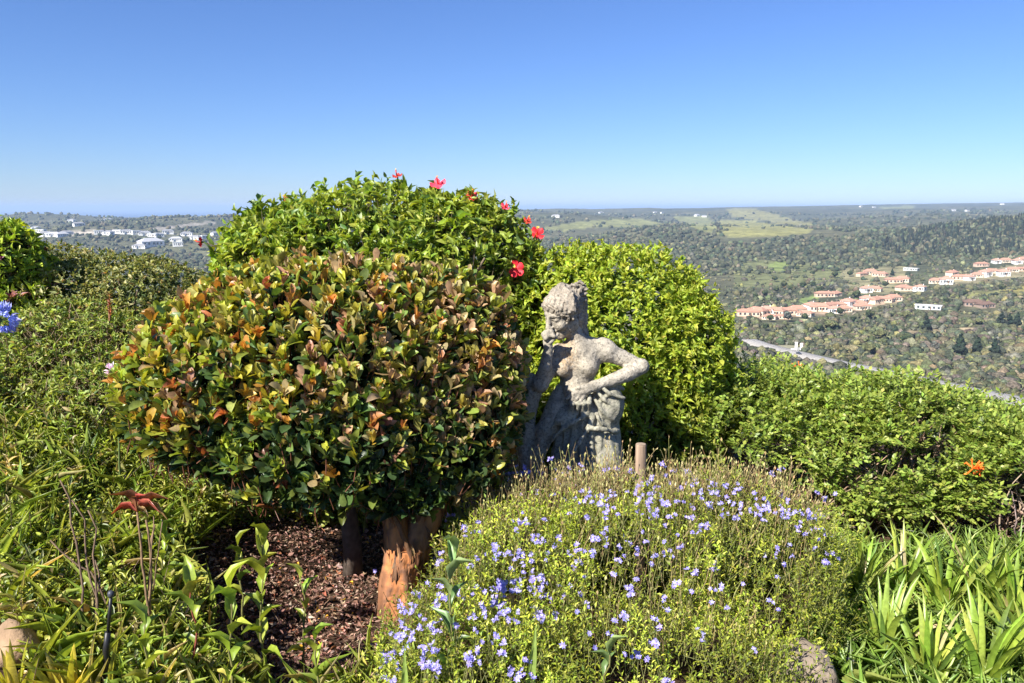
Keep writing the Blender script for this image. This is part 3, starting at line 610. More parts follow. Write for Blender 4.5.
def figure():
    s = SDF(BL, BH, .005)
    # torso
    s.ell(ps(579, 361, 0), (.112, .08, .115), .03); s.ell(ps(576, 385, .005), (.085, .068, .09), .05); s.ell(ps(584, 412, 0), (.125, .10, .10), .05)
    s.cap(ps(561, 352, .02), ps(605, 349, -.02), .046, .05, .04)
    s.cap(ps(573, 330, .01), ps(580, 350, -.005), .043, .055, .03)                       # neck
    s.cap(ps(582, 343, -.02), ps(600, 347, -.025), .035, .045, .03)                       # trapezius
    s.ell(ps(562, 368, .068), (.043, .04, .045), .03); s.ell(ps(589, 366, .062), (.045, .04, .046), .03)
    s.cap(ps(571, 352, .06), ps(603, 349, .02), .012, .012, .03)                          # collar bone
    s.ell(ps(574, 392, .06), (.05, .03, .045), .03)
    # left arm akimbo
    s.ell(ps(606, 351, 0), (.052, .052, .055), .03)
    s.path([ps(607, 352, 0), ps(622, 358, -.01), ps(641, 366.5, .0)], [.047, .044, .035], .02)
    s.path([ps(641, 367, .0), ps(628, 374, .04), ps(612, 380, .08), ps(595, 386, .115)], [.037, .040, .032, .025], .018)
    s.ell(ps(643, 366, -.002), (.027, .03, .031), .02)
    s.path([ps(595, 386, .115), ps(586, 389, .13), ps(579, 392, .135)], [.026, .029, .026], .02)   # back of the hand
    for a, b, c in (((583, 389.5), (573, 393), (567, 399)), ((581.5, 391.5), (573.5, 396), (570, 402.5)), ((582, 393.5), (576.5, 399), (575, 405)), ((584, 395), (581, 400.5), (580.5, 405))):
        s.path([ps(*a, .14), ps(*b, .152), ps(*c, .143)], [.0125, .0115, .0085], .005)
    s.path([ps(588, 387, .14), ps(579, 387.5, .15), ps(571.5, 390.5, .142)], [.013, .012, .009], .006)
    # right arm, hand under the chin
    s.path([ps(558, 354, .02), ps(549, 369, .05), ps(540, 384, .075)], [.048, .044, .042], .02)
    s.path([ps(540, 384, .075), ps(545.5, 367, .105), ps(548, 350, .125), ps(548, 343, .128)], [.039, .033, .025, .024], .018)
    s.ell(ps(548.5, 338.5, .128), (.026, .025, .031), .012)
    for q, (x, y) in enumerate(((544, 335), (546.5, 333), (549.5, 332), (552.5, 332.5))):
        s.path([ps(x, y + 1.5, .138 + .004 * q), ps(x - .8, y - 1.0, .156), ps(x + 1.2, y + 3.5, .162), ps(x + 2.2, y + 5, .15)], [.011, .0112, .0105, .009], .004)
    s.path([ps(550, 342, .145), ps(555, 337.5, .15), ps(558, 334, .142)], [.0125, .0115, .009], .006)
    # head, looking down to the left
    f = nrm(np.array([-.72, -.56, -.42])); r = nrm(np.cross(f, [0.1, 0, 1.])); u = np.cross(r, f); A = np.stack([r, f, u]); C = ps(563.5, 311, .03)
    pt = lambda a, b, c: C + a * r + b * f + c * u
    s.ell(pt(0, -.012, .03), (.082, .10, .088), .02, A); s.ell(pt(0, .032, -.03), (.064, .07, .086), .03, A)
    s.ell(pt(0, .07, -.098), (.027, .026, .022), .025, A); s.cap(pt(-.05, .0, -.06), pt(-.015, .065, -.098), .026, .02, .03); s.cap(pt(.05, .0, -.06), pt(.015, .065, -.098), .026, .02, .03)
    for sx in (-1, 1):
        s.ell(pt(sx * .033, .108, .004), (.021, .022, .015), .012, A, sub=True); s.ell(pt(sx * .033, .081, .002), (.016, .016, .012), .004, A)
        s.cap(pt(sx * .012, .098, .026), pt(sx * .052, .077, .022), .0095, .007, .010); s.ell(pt(sx * .042, .072, -.035), (.023, .022, .022), .02, A)
        s.cap(pt(sx * .016, .0955, .008), pt(sx * .05, .08, .006), .004, .004, .003)
    s.cap(pt(0, .098, .02), pt(0, .128, -.032), .010, .0135, .008); s.ell(pt(.011, .112, -.036), (.009, .012, .008), .006, A); s.ell(pt(-.011, .112, -.036), (.009, .012, .008), .006, A)
    s.cap(pt(-.02, .092, -.062), pt(0, .104, -.058), .006, .0085, .005); s.cap(pt(.02, .092, -.062), pt(0, .104, -.058), .006, .0085, .005); s.cap(pt(-.016, .092, -.074), pt(.016, .092, -.074), .0085, .0085, .006)
    s.cap(pt(-.022, .101, -.0665), pt(.022, .101, -.0665), .0028, .0028, .003, sub=True)
    s.warp(lambda P: .0022 * vnoise(P, .022, 3, 2) + .0018 * vnoise(P, .008, 8, 1))
    return s.mesh()
def hair():
    s = SDF(ps(530, 360, .2), ps(600, 272, -.16), .0042)
    f = nrm(np.array([-.72, -.56, -.42])); r = nrm(np.cross(f, [0.1, 0, 1.])); u = np.cross(r, f); A = np.stack([r, f, u]); C = ps(563.5, 311, .03)
    pt = lambda a, b, c: C + a * r + b * f + c * u
    s.ell(pt(0, -.024, .038), (.083, .096, .076), .01, A)
    s.ell(pt(0, .088, -.022), (.070, .078, .084), .012, A, sub=True)
    # swept locks from the brow back to the knot
    K = ps(577, 290, -.01)
    for a in np.linspace(-1.35, 1.35, 13):
        p0 = pt(.088 * math.sin(a), .078 * math.cos(a) + .005, .055 - .05 * abs(math.sin(a)) ** 1.5); p3 = K + .03 * np.array([math.sin(a), 0, .2])
        m1 = pt(.098 * math.sin(a * .9), .055 * math.cos(a) - .01, .105 - .05 * abs(math.sin(a)))
        m2 = pt(.07 * math.sin(a * .8), -.03, .135 - .04 * abs(math.sin(a)))
        s.path([p0, (p0 + m1) / 2 + .012 * nrm(p0 - C), m1, m2, p3], [.012, .0155, .0165, .015, .013], .0015)
    for a in np.linspace(-1.4, 1.4, 10):                                                 # curls along the brow
        c = pt(.078 * math.sin(a), .072 * math.cos(a) + .008, .060 - .070 * abs(math.sin(a)) ** 2); w = np.linspace(0, 5.2, 7)
        s.path([c + .017 * (math.cos(q) * r + math.sin(q) * u) + .004 * f * q * .3 for q in w], np.linspace(.0105, .008, 7), .0015)
    for px, py, d, R in ((571, 317, .075, .016), (565, 321, .095, .014), (575, 309, .075, .016), (568, 311, .10, .013)):   # curls round the ear
        c = ps(px, py, d); w = np.linspace(0, 5.6, 8); s.path([c + R * np.array([math.cos(q), -.1 * q * .1, math.sin(q)]) for q in w], np.linspace(.0115, .008, 8), .001)
    for px, py, d, R in ((573, 288, .03, .019), (579, 285.5, .02, .020), (583, 290, .01, .022), (577, 293.5, .03, .02), (582, 297, -.005, .02), (570, 292, .03, .019)):   # top knot
        c = ps(px, py, d); s.ell(c, (R * .9, R * .9, R * .9), .004); w = np.linspace(.5, 5.6, 8); s.path([c + R * .95 * np.array([math.cos(q), -.75, math.sin(q)]) for q in w], .0085, .001)
    s.path([ps(578, 300, -.03), ps(579.5, 316, -.045), ps(581, 329, -.05), ps(585, 339, -.045)], [.050, .044, .036, .022], .02)   # nape
    s.path([ps(577, 305, .03), ps(578, 318, .025), ps(579, 328, .0)], [.028, .028, .02], .02)
    s.warp(lambda P: .0055 * (1 - 2 * np.abs(np.sin(125 * (P[:, 0] * .75 + P[:, 2] * .55 - P[:, 1] * .3) + 7 * vnoise(P, .05, 4, 2)))) * .55 + .003 * vnoise(P, .01, 2, 1))
    return s.mesh()
def drapery():
    s = SDF(BL, np.array([BH[0], BH[1], .95]), .0055)
    zb = SBASE[2]
    def skirt(P):
        t = np.clip((ps(580, 400)[2] - P[..., 2]) / (ps(580, 400)[2] - zb), 0, 1.2); cx = ps(588, 400)[0] * (1 - t) + ps(574, 470)[0] * t
        rx = .125 + .10 * t ** .8; ry = .10 + .085 * t; x, y = (P[..., 0] - cx) / rx, (P[..., 1] - SY + .01) / ry
        a = np.arctan2(x, -y); fold = .016 * np.sin(a * 9 + 3.0 * t + 1.5 * vnoise(P, .18, 6, 2)) * smooth(.1, .5, t) + .007 * np.sin(a * 19 - 5 * t)
        return (np.hypot(x, y) - 1) * np.minimum(rx, ry) - fold + np.maximum(0, P[..., 2] - ps(580, 404)[2]) * .9
    s.put(np.array([BL[0], BL[1], zb]), np.array([BH[0], BH[1], ps(580, 398)[2]]), skirt, .01)
    # big bunched roll at the hip, with concentric folds
    c = ps(607, 404, .03); s.ell(c, (.088, .095, .115), .04)
    for x0, y0, x1, y1 in ((595, 388, 618, 408), (594, 398, 614, 420), (600, 385, 624, 398), (596, 410, 606, 426)):
        s.path(smooth_pts([ps(x0, y0, .11), ps((x0 + x1) / 2 - 2, (y0 + y1) / 2 + 3, .135), ps(x1, y1, .10)]), .009, .012)
    s.cap(ps(603, 425, .0), ps(600, 475, .02), .085, .14, .03)
    for R, rr, dd in ((.090, .007, .035), (.06, .005, .078)):
        w = np.linspace(.15 * math.pi, 1.72 * math.pi, 26) + math.pi * .35
        s.path([c + np.array([R * .86 * math.cos(q), -dd - .012 * math.sin(q), R * 1.12 * math.sin(q)]) for q in w], rr, .012)
    s.path([ps(590, 429, .14), ps(598, 428.5, .155), ps(606, 429.5, .14), ps(613, 432, .10), ps(619, 430, .05)], [.008, .010, .011, .010, .008], .016)   # lower edge
    s.path([ps(592, 384, .07), ps(604, 383, .085), ps(615, 384, .07), ps(623, 389, .03)], [.012, .016, .016, .012], .008)
    # gathered tassels under the hand
    for x, y0, y1 in ((573, 396, 412), (578.5, 394, 413), (584, 393, 412.5), (589.5, 395, 410)):
        s.path([ps(x, y0, .115), ps(x - .3, (y0 + y1) / 2, .15), ps(x - 1.5, y1, .125)], [.012, .0155, .011], .004)
    # swags across the front
    for pts, rr in ((((590, 412, .12), (581, 419, .16), (568, 425, .17), (557, 433, .15), (549, 444, .12)), .016), (((592, 419, .13), (586, 432, .17), (577, 446, .19), (566, 462, .19), (558, 478, .18)), .017),
                    (((573, 414, .13), (563, 419, .15), (553, 425, .13), (546, 433, .10)), .014)):
        s.path(smooth_pts([ps(q[0], q[1], q[2] - .012) for q in pts]), rr * .62, .022)
    s.ell(ps(566, 416, .06), (.07, .08, .06), .03)
    s.warp(lambda P: .0032 * vnoise(P, .03, 3, 2) + .004 * np.sin(70 * P[:, 0] + 40 * P[:, 2] + 6 * vnoise(P, .12, 9, 2)) * .5)
    return s.mesh()
def stump():
    s = SDF(BL - np.array([.02, 0, 0]), np.array([BH[0], BH[1], .95]), .006); zb = SBASE[2]
    s.path([ps(536, 385, .05), ps(530, 398, .04), ps(525, 415, .03), ps(524, 440, .03), ps(526, 470, .03), np.array([*ps(527, 470, .03)[:2], zb])], [.045, .052, .058, .06, .066, .09], .02)
    s.path([ps(563, 392, .0), ps(555, 412, .045), ps(546, 430, .06), ps(536, 452, .05), ps(530, 475, .04)], [.05, .056, .055, .05, .045], .02)
    s.ell(ps(530, 380, .02), (.05, .05, .035), .02)
    c = np.array([ps(572, 470)[0], SY, zb + .03]); s.ell(c, (.30, .23, .09), .02)
    s.warp(lambda P: .007 * vnoise(P * np.array([1, 1, .4]), .03, 3, 3) + .003 * vnoise(P, .012, 5, 1))
    return s.mesh()
def mat_stone():
    m, t, b = new_mat('weathered_stone'); N, L = t.nodes, t.links; tc = N.new('ShaderNodeTexCoord')
    def no(scale, det=5, rough=.6):
        n = N.new('ShaderNodeTexNoise'); n.inputs['Scale'].default_value = scale; n.inputs['Detail'].default_value = det; n.inputs['Roughness'].default_value = rough; L.new(tc.outputs['Object'], n.inputs['Vector']); return n.outputs[0]
    def ramp(src, stops):
        r = N.new('ShaderNodeValToRGB'); L.new(src, r.inputs[0]); e = r.color_ramp.elements
        while len(e) < len(stops): e.new(.5)
        for q, (p, c) in zip(e, stops): q.position = p; q.color = (*c, 1) if len(c) == 3 else c
        return r.outputs[0]
    def mix(f, a, bb, bt='MIX'):
        x = N.new('ShaderNodeMix'); x.data_type = 'RGBA'; x.blend_type = bt
        for s, i in ((f, 0), (a, 6), (bb, 7)):
            if isinstance(s, (int, float)): x.inputs[i].default_value = s
            elif isinstance(s, tuple): x.inputs[i].default_value = (*s, 1)
            else: L.new(s, x.inputs[i])
        return x.outputs[2]
    base = ramp(no(9, 6), [(.3, (.27, .24, .195)), (.5, (.37, .33, .265)), (.68, (.48, .43, .345))])
    att = N.new('ShaderNodeAttribute'); att.attribute_name = 'tint'
    base = mix(1.0, base, att.outputs['Color'], 'MULTIPLY')
    lich = ramp(no(60, 4, .7), [(.50, (0, 0, 0)), (.66, (.8, .8, .8))]); base = mix(lich, base, (.50, .455, .37))
    dark = ramp(no(85, 4, .7), [(.50, (0, 0, 0)), (.62, (.68, .68, .68))]); base = mix(dark, base, (.10, .092, .078))
    base = mix(ramp(no(14, 4, .6), [(.53, (0, 0, 0)), (.70, (.6, .6, .6))]), base, (.17, .155, .13))
    spk = ramp(no(120, 3, .7), [(.60, (0, 0, 0)), (.68, (.7, .7, .7))]); base = mix(spk, base, (.09, .083, .072))
    L.new(base, b.inputs['Base Color']); b.inputs['Roughness'].default_value = .92; b.inputs['Specular IOR Level'].default_value = .2
    bu = N.new('ShaderNodeBump'); bu.inputs['Strength'].default_value = .9; bu.inputs['Distance'].default_value = .006; L.new(no(90, 6, .7), bu.inputs['Height']); L.new(bu.outputs[0], b.inputs['Normal'])
    return m
STONE = mat_stone()
statue = thing('garden_statue', 'weathered stone statue of a draped woman with chin on hand and elbow out', 'statue', SBASE)
for nm, fn in (('body', figure), ('hair', hair), ('drapery', drapery), ('tree_stump', stump)):
    V, F = fn(); px, py = project(V); c = np.ones((len(V), 3))
    if nm == 'body':   # ochre staining down the breastbone
        g = np.exp(-(((V[:, 0] - ps(565, 360)[0]) / .05) ** 2 + ((V[:, 2] - ps(565, 352)[2]) / .10) ** 2))[:, None]; c = c * (1 - g) + np.array([1.35, 1.05, .75]) * g
        g = smooth(.0, .06, V[:, 0] - ps(585, 360)[0])[:, None]; c = c * (1 + .18 * g)  # sunlit brightness of the right bust and arm painted into the tint
    elif nm == 'hair': c = c * np.array([.86, .82, .80])
    elif nm == 'drapery': c = c * np.array([.86, .93, .88])
    elif nm == 'tree_stump': c = c * np.array([.95, .97, .92])
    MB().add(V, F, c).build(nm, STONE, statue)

# ------------------------------------------------------------------ shrubs
TWIG = mat_tint('twig_bark', .85, 30, .35, .5, 60, .004)
def ell_pts(lobes, n, rng, shell=(.78, 1.04), lump=.09, zmin=-.75, inside=.86, seed=0):
    """points (with outward normals) through the outer shell of a union of ellipsoids; lobes = [(centre, radii)...]"""
    A = np.array([(l[1][0] * l[1][1] + l[1][0] * l[1][2] + l[1][1] * l[1][2]) for l in lobes]); P, Nn, T = [], [], []; got = 0
    while got < n:
        k = rng.choice(len(lobes), n, p=A / A.sum()); d = nrm(rng.normal(size=(n, 3))); c = np.array([l[0] for l in lobes])[k]; r = np.array([l[1] for l in lobes])[k]
        t = rng.uniform(0, 1, n) ** .6 * (shell[1] - shell[0]) + shell[0]
        p = c + d * r * (t * (1 + lump * (vnoise(c + d * r, .34, seed + 40, 2) + .7 * vnoise(c + d * r, .13, seed + 44, 1))))[:, None]; nn = nrm(d / r); ok = d[:, 2] > zmin
        for l in lobes:
            q = np.linalg.norm((p - l[0]) / np.array(l[1]), axis=1); ok &= q > shell[0] * .98 * inside / .86 - .02
        P.append(p[ok]); Nn.append(nn[ok]); T.append(t[ok]); got += ok.sum()
    return np.concatenate(P)[:n], np.concatenate(Nn)[:n], np.concatenate(T)[:n]
UP = np.array([0, 0, 1.])
def whorls(mb, P, A, rng, kind, nl, L, W, pal_of, spread=(.35, 1.1), curl=1.0, stem=None, stemcol=(.16, .09, .05), ljit=.25):
    """a whorl of leaves round the axis A at every point P; pal_of(i) gives the colours"""
    A = nrm(A); n = len(P); x = nrm(np.cross(A, rng.normal(size=(n, 3)))); y = np.cross(A, x); ph = rng.uniform(0, 6.28, n)
    for q in range(nl):
        a = ph + q * 2.39996 + rng.normal(size=n) * .25; rd = np.cos(a)[:, None] * x + np.sin(a)[:, None] * y
        sp = spread[0] + (spread[1] - spread[0]) * (q / max(nl - 1, 1)) + rng.normal(size=n) * .15
        D = np.cos(sp)[:, None] * A + np.sin(sp)[:, None] * rd; Nf = np.cos(sp)[:, None] * -rd + np.sin(sp)[:, None] * A
        Nf = Nf + rng.normal(size=(n, 3)) * .25
        off = -A * (L * .55 * q / nl * rng.uniform(.6, 1.2, n))[:, None]
        leaves(mb, kind, P + off, D, Nf, L * (.75 + .35 * q / nl) * (1 + ljit * rng.normal(size=n)).clip(.45, 1.6), W * (1 + .12 * rng.normal(size=n)), pal_of(q), curl * (1 + .8 * rng.normal(size=n)))
    if stem is not None: stems(mb, P - A * stem, P, .0028, stemcol)
def limbs(mb, base, targets, rng, r0, col, k=7, amp=.02, n=6):
    for t in targets:
        p = bend_path(base, t, k, rng, amp); p[1:-1, 2] -= 0; tube(mb, p, np.linspace(r0, r0 * .3, k), n, col)

# --- the bronze-leaved shrub
rng = np.random.default_rng(101)
SB = at(404, 607, 3.45); SB[2] = H(SB[0], SB[1])
shrub = thing('bronze_leaf_shrub', 'rounded shrub with glossy bronze, orange and dark green leaves on an orange trunk', 'shrub', SB)
def eb(px, py, Y, rx, ry, rz): return (at(px, py, Y), (rx, ry, rz))
LB = [eb(330, 372, 3.75, .78, .62, .54), eb(232, 385, 3.62, .46, .48, .43), eb(430, 372, 3.85, .47, .50, .50), eb(330, 432, 3.50, .62, .40, .36), eb(440, 430, 3.62, .36, .36, .34), eb(205, 400, 3.55, .31, .36, .33)]
LEAFB = mat_leaf('bronze_leaf', .40, .34, .45)
P, A, T = ell_pts(LB + [eb(405, 490, 3.42, .20, .16, .12), eb(492, 400, 3.70, .14, .2, .34)], 4700, rng, (.82, 1.02), .07, -.8, seed=1)
top = smooth(.25, .85, A[:, 2]) ; hgt = smooth(.55, 1.25, P[:, 2]); right = smooth(-1.2, .1, P[:, 0])
young = rng.random(len(P)) < np.clip(.07 + .95 * smooth(.42, .92, P[:, 2] + .16 * rng.normal(size=len(P))), 0, .97)
young2 = (rng.random(len(P)) < .55) & young
ax = nrm(A * .5 + UP * .85 + rng.normal(size=A.shape) * .26)
nB = len(P)
brB = pick(rng, [(3, (.29, .185, .105)), (3, (.33, .235, .125)), (2.4, (.26, .20, .095)), (.8, (.33, .16, .06)), (3.4, (.24, .235, .06)), (.7, (.17, .09, .055))], nB)
yoB = pick(rng, [(5, (.25, .245, .034)), (1.6, (.30, .21, .035)), (1.2, (.34, .155, .035)), (.25, (.28, .09, .04)), (3.6, (.18, .215, .03))], nB)
dkB = pick(rng, [(4, (.03, .052, .018)), (3, (.05, .08, .02)), (2, (.022, .038, .018)), (2.0, (.11, .14, .024)), (.3, (.22, .11, .02))], nB)
tipB = np.where(young[:, None], np.where((rng.random(nB) < .30 + .58 * right)[:, None], brB, yoB), dkB)
def colB(q):
    c = tipB * rng.uniform(.82, 1.18, (nB, 1)); o = pick(rng, [(3, (.035, .06, .02)), (2, (.06, .09, .02)), (1, (.10, .125, .024))], nB)
    k = [0, 0, .02, .12, .35, .65][q]; return np.where((rng.random(nB) < k)[:, None], o * np.where(young, 1.6, 1)[:, None], c)
mb = MB(); whorls(mb, P, ax, rng, 'ob', 6, .063, .44, colB, (.15, .95), 1.0, .09, (.14, .06, .035))
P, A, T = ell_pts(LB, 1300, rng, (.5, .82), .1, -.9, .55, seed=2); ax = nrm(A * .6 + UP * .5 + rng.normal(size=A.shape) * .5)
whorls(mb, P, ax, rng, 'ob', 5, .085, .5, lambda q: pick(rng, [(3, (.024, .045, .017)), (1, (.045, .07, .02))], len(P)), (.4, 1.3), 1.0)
mb.build('foliage', LEAFB, shrub)
ORB = mat_tint('peeling_orange_bark', .8, 14, .5, 1.0, 22, .02, stretch=(1, 1, .35))
mb = MB(); rt = np.random.default_rng(5)
base = SB + np.array([0, 0, -.06]); f1 = at(406, 548, 3.47); f2 = at(392, 500, 3.5); f3 = at(437, 480, 3.62)
def bark_tube(mb, pts, r, n, c1, c2, seed, k=44):
    pts = smooth_pts(pts, k); rs = np.interp(np.linspace(0, 1, k), np.linspace(0, 1, len(r)), r); m0 = mb.n
    tube(mb, pts, rs, n, (1, 1, 1)); V = mb.v[-1]; ax = np.repeat(pts, n, 0); d = V - ax; q = np.concatenate([V[:, :2], V[:, 2:] * .28], 1)
    w = vnoise(q, .05, seed, 3); e = vnoise(q, .018, seed + 3, 2); plate = np.maximum(smooth(.05, .12, w), smooth(.30, .42, vnoise(np.concatenate([V[:, :2] * 3, V[:, 2:] * .25], 1), .05, seed + 11, 2)))
    mb.v[-1] = ax + d * (1 + .10 * plate + .09 * e + .07 * vnoise(V, .12, seed + 7, 2))[:, None]
    mix = np.clip(plate * .75 + .25 * (e > .2), 0, 1)[:, None]; mb.c[-1] = np.array(c1) * (1 - mix) + np.array(c2) * mix
bark_tube(mb, [base, at(400, 585, 3.46), at(404, 565, 3.46), f1], [.115, .09, .085, .085], 40, (.48, .19, .07), (.17, .085, .05), 3)
bark_tube(mb, [at(402, 570, 3.47), at(397, 530, 3.48), f2, at(380, 455, 3.6)], [.07, .055, .05, .04], 28, (.45, .20, .08), (.15, .08, .05), 14)
bark_tube(mb, [at(408, 575, 3.47), at(418, 540, 3.5), f3, at(445, 430, 3.7)], [.065, .072, .078, .05], 30, (.32, .17, .09), (.12, .075, .05), 26)
bark_tube(mb, [at(413, 560, 3.40), at(400, 528, 3.385), at(388, 505, 3.42)], [.012, .011, .009], 10, (.2, .1, .05), (.15, .08, .05), 31)
ctr = [base, at(400, 585, 3.46), at(404, 565, 3.46), f1]; cs = smooth_pts(ctr, 40); m = 130
i_ = rt.integers(2, 38, m); a_ = rt.uniform(0, 6.283, m); h_ = np.stack([np.cos(a_), np.sin(a_), np.zeros(m)], 1); r_ = np.interp(i_, [0, 13, 26, 39], [.115, .09, .085, .085]) * 1.0
leaves(mb, 'st', cs[i_] + h_ * r_[:, None], np.stack([rt.normal(size=m) * .12, rt.normal(size=m) * .12, rt.choice([-1, 1], m)], 1) + h_ * .10, h_, rt.uniform(.03, .11, m), rt.uniform(.10, .28, m), pick(rt, [(2, (.22, .11, .065)), (2, (.36, .16, .07)), (1, (.14, .085, .06)), (1, (.5, .27, .13))], m), rt.uniform(-.6, .6, m))
ctr = smooth_pts([at(408, 575, 3.47), at(418, 540, 3.5), f3, at(445, 430, 3.7)], 40); m = 70; i_ = rt.integers(2, 34, m); a_ = rt.uniform(0, 6.283, m); h_ = np.stack([np.cos(a_), np.sin(a_), np.zeros(m)], 1)
leaves(mb, 'st', ctr[i_] + h_ * .074, np.stack([rt.normal(size=m) * .2, rt.normal(size=m) * .15, rt.choice([-1, 1], m)], 1), h_, rt.uniform(.03, .10, m), rt.uniform(.10, .25, m), pick(rt, [(2, (.18, .10, .065)), (2, (.26, .14, .075)), (1, (.12, .08, .06))], m), rt.uniform(-.6, .6, m))
mb.build('trunk', ORB, shrub)
mb = MB(); b2 = at(352, 580, 3.85); b2[2] = H(b2[0], b2[1]) - .03
tube(mb, np.array([b2, at(352, 545, 3.86), at(346, 500, 3.85), at(335, 430, 3.8)]), [.05, .045, .04, .03], 12, (.10, .075, .06), wob=.1, seed=9); mb.build('trunk', TWIG, shrub)
mb = MB()
for c in [l[0] for l in LB]:
    for q in range(7): limbs(mb, at(395, 470, 3.6), [np.array(c) + rt.normal(size=3).clip(-1, 1) * [.2, .15, .15]], rt, .02, (.11, .075, .05), amp=.02)
mb.build('branches', TWIG, shrub)

# --- hibiscus behind it
rng = np.random.default_rng(202)
HB = np.array([at(380, 300, 5.3)[0], 5.3, 0]); HB[2] = H(HB[0], HB[1])
hib = thing('hibiscus_bush', 'large green hibiscus bush with a few red flowers behind the bronze shrub', 'shrub', HB)
LH = [eb(370, 272, 5.35, .80, .65, .53), eb(292, 262, 5.3, .42, .5, .36), eb(455, 270, 5.3, .55, .55, .48), eb(515, 300, 5.2, .20, .34, .36), eb(385, 330, 5.3, 1.0, .6, .5), eb(255, 262, 5.3, .2, .3, .2), eb(470, 400, 5.2, .5, .4, .8)]
LEAFH = mat_leaf('hibiscus_leaf', .40, .40, .45)
P, A, T = ell_pts(LH, 3600, rng, (.80, 1.04), .13, -.4, seed=3); ax = nrm(A * .6 + UP * .7 + rng.normal(size=A.shape) * .35)
far_right = smooth(-.25, .15, P[:, 0])[:, None]  # side away from the sun: shade painted into the leaf colours
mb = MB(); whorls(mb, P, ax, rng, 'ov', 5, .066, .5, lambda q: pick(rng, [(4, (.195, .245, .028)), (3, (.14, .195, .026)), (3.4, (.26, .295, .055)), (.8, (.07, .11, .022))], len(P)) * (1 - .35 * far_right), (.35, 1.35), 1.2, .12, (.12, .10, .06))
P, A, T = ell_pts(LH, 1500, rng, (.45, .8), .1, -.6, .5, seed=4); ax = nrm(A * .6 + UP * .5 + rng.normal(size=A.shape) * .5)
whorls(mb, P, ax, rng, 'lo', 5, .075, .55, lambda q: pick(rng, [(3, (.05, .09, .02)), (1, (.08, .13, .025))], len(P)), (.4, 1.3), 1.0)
# shoots that stand above the outline
P, A, T = ell_pts(LH[:4] + LH[5:6], 230, rng, (.98, 1.04), .1, .2, seed=5); tips = P + nrm(A * .5 + UP) * rng.uniform(.02, .085, (len(P), 1))
for q in range(4): P2 = P + (tips - P) * (q / 3); whorls(mb, P2, tips - P + rng.normal(size=P.shape) * .03, rng, 'ov', 2, .062, .46, lambda q: pick(rng, [(3, (.17, .22, .03)), (1, (.08, .13, .03))], len(P)), (.6, 1.1), 1.2)
mb.build('foliage', LEAFH, hib)
mb = MB(); rt = np.random.default_rng(6)
for q in range(46):
    l = LH[rt.integers(0, 5)]; limbs(mb, HB + rt.normal(size=3) * [.12, .1, 0] + [0, 0, -.05], [np.array(l[0]) + nrm(rt.normal(size=3) + [0, 0, .6]) * np.array(l[1]) * .95], rt, .022, (.17, .13, .09), amp=.05)
mb.build('branches', TWIG, hib)
PETAL = mat_leaf('petal', .5, .35, .3, (1.1, .8, .8))
def hib_flower(c, face, R, col, nm='flower', droop=1.0):
    mb = MB(); r = np.random.default_rng(int(R * 1e5) + int(c[0] * 999) % 77); x = nrm(np.cross(face, UP + .01)); y = np.cross(x, face)
    for q in range(5):
        a = q * 1.2566 + r.uniform(-.15, .15); d = np.cos(a) * x + np.sin(a) * y
        D = d * 1.0 + face * .28; leaves(mb, 'ob', [c], [D], [face - d * .4], [R * r.uniform(.9, 1.1)], [.78], np.array([col]) * r.uniform(.8, 1.15), [-1.6 * droop])
    tube(mb, np.array([c, c + face * R * .6, c + face * R * .95 + UP * R * .15]), [.006, .004, .004], 5, (.5, .06, .05)); leaves(mb, 'lo', [c + face * R * .9 + UP * .01] * 4, nrm(r.normal(size=(4, 3))), nrm(r.normal(size=(4, 3))), [.012] * 4, [.8] * 4, [(.75, .5, .1)] * 4)
    tube(mb, np.array([c - face * .07 - UP * .05, c - face * .02, c]), [.004, .005, .008], 5, (.1, .16, .04)); return mb
RED = (.62, .022, .03)
for px, py, Y, R, face, col in ((516, 269, 4.86, .070, (-.1, -1, .1), (.68, .035, .05)), (537, 234, 5.0, .065, (.1, -.6, .6), RED), (438, 184, 5.2, .068, (-.1, -.7, .8), (.72, .05, .09)), (472, 196, 5.1, .058, (.2, -.7, .7), (.68, .04, .06)), (505, 207, 5.05, .042, (.3, -.6, .7), (.6, .04, .07)), (397, 176, 5.3, .048, (-.2, -.4, 1), (.35, .035, .03)), (527, 221, 5.1, .04, (.3, -.5, .6), (.42, .05, .03)), (201, 242, 5.0, .046, (-1, -.15, .05), (.17, .006, .016)), (286, 199, 5.2, .022, (-.5, -.5, .7), (.3, .05, .04))):
    c = at(px, py, Y); hib_flower(c, nrm(face), R * .76, col).build('flower', PETAL, hib)
mb = MB(); tube(mb, np.array([at(240, 262, 5.2), at(222, 250, 5.1), at(207, 243, 5.02)]), [.006, .005, .004], 5, (.15, .12, .08))
leaves(mb, 'ov', [at(214, 246, 5.06), at(222, 250, 5.1), at(208, 240, 5.02)], [(-.4, -.2, .9), (.3, -.3, .8), (.3, 0, .9)], [(0, -1, .2)] * 3, [.07, .06, .05], [.45] * 3, [(.1, .15, .03)] * 3); mb.build('flowering_twig', LEAFH, hib)

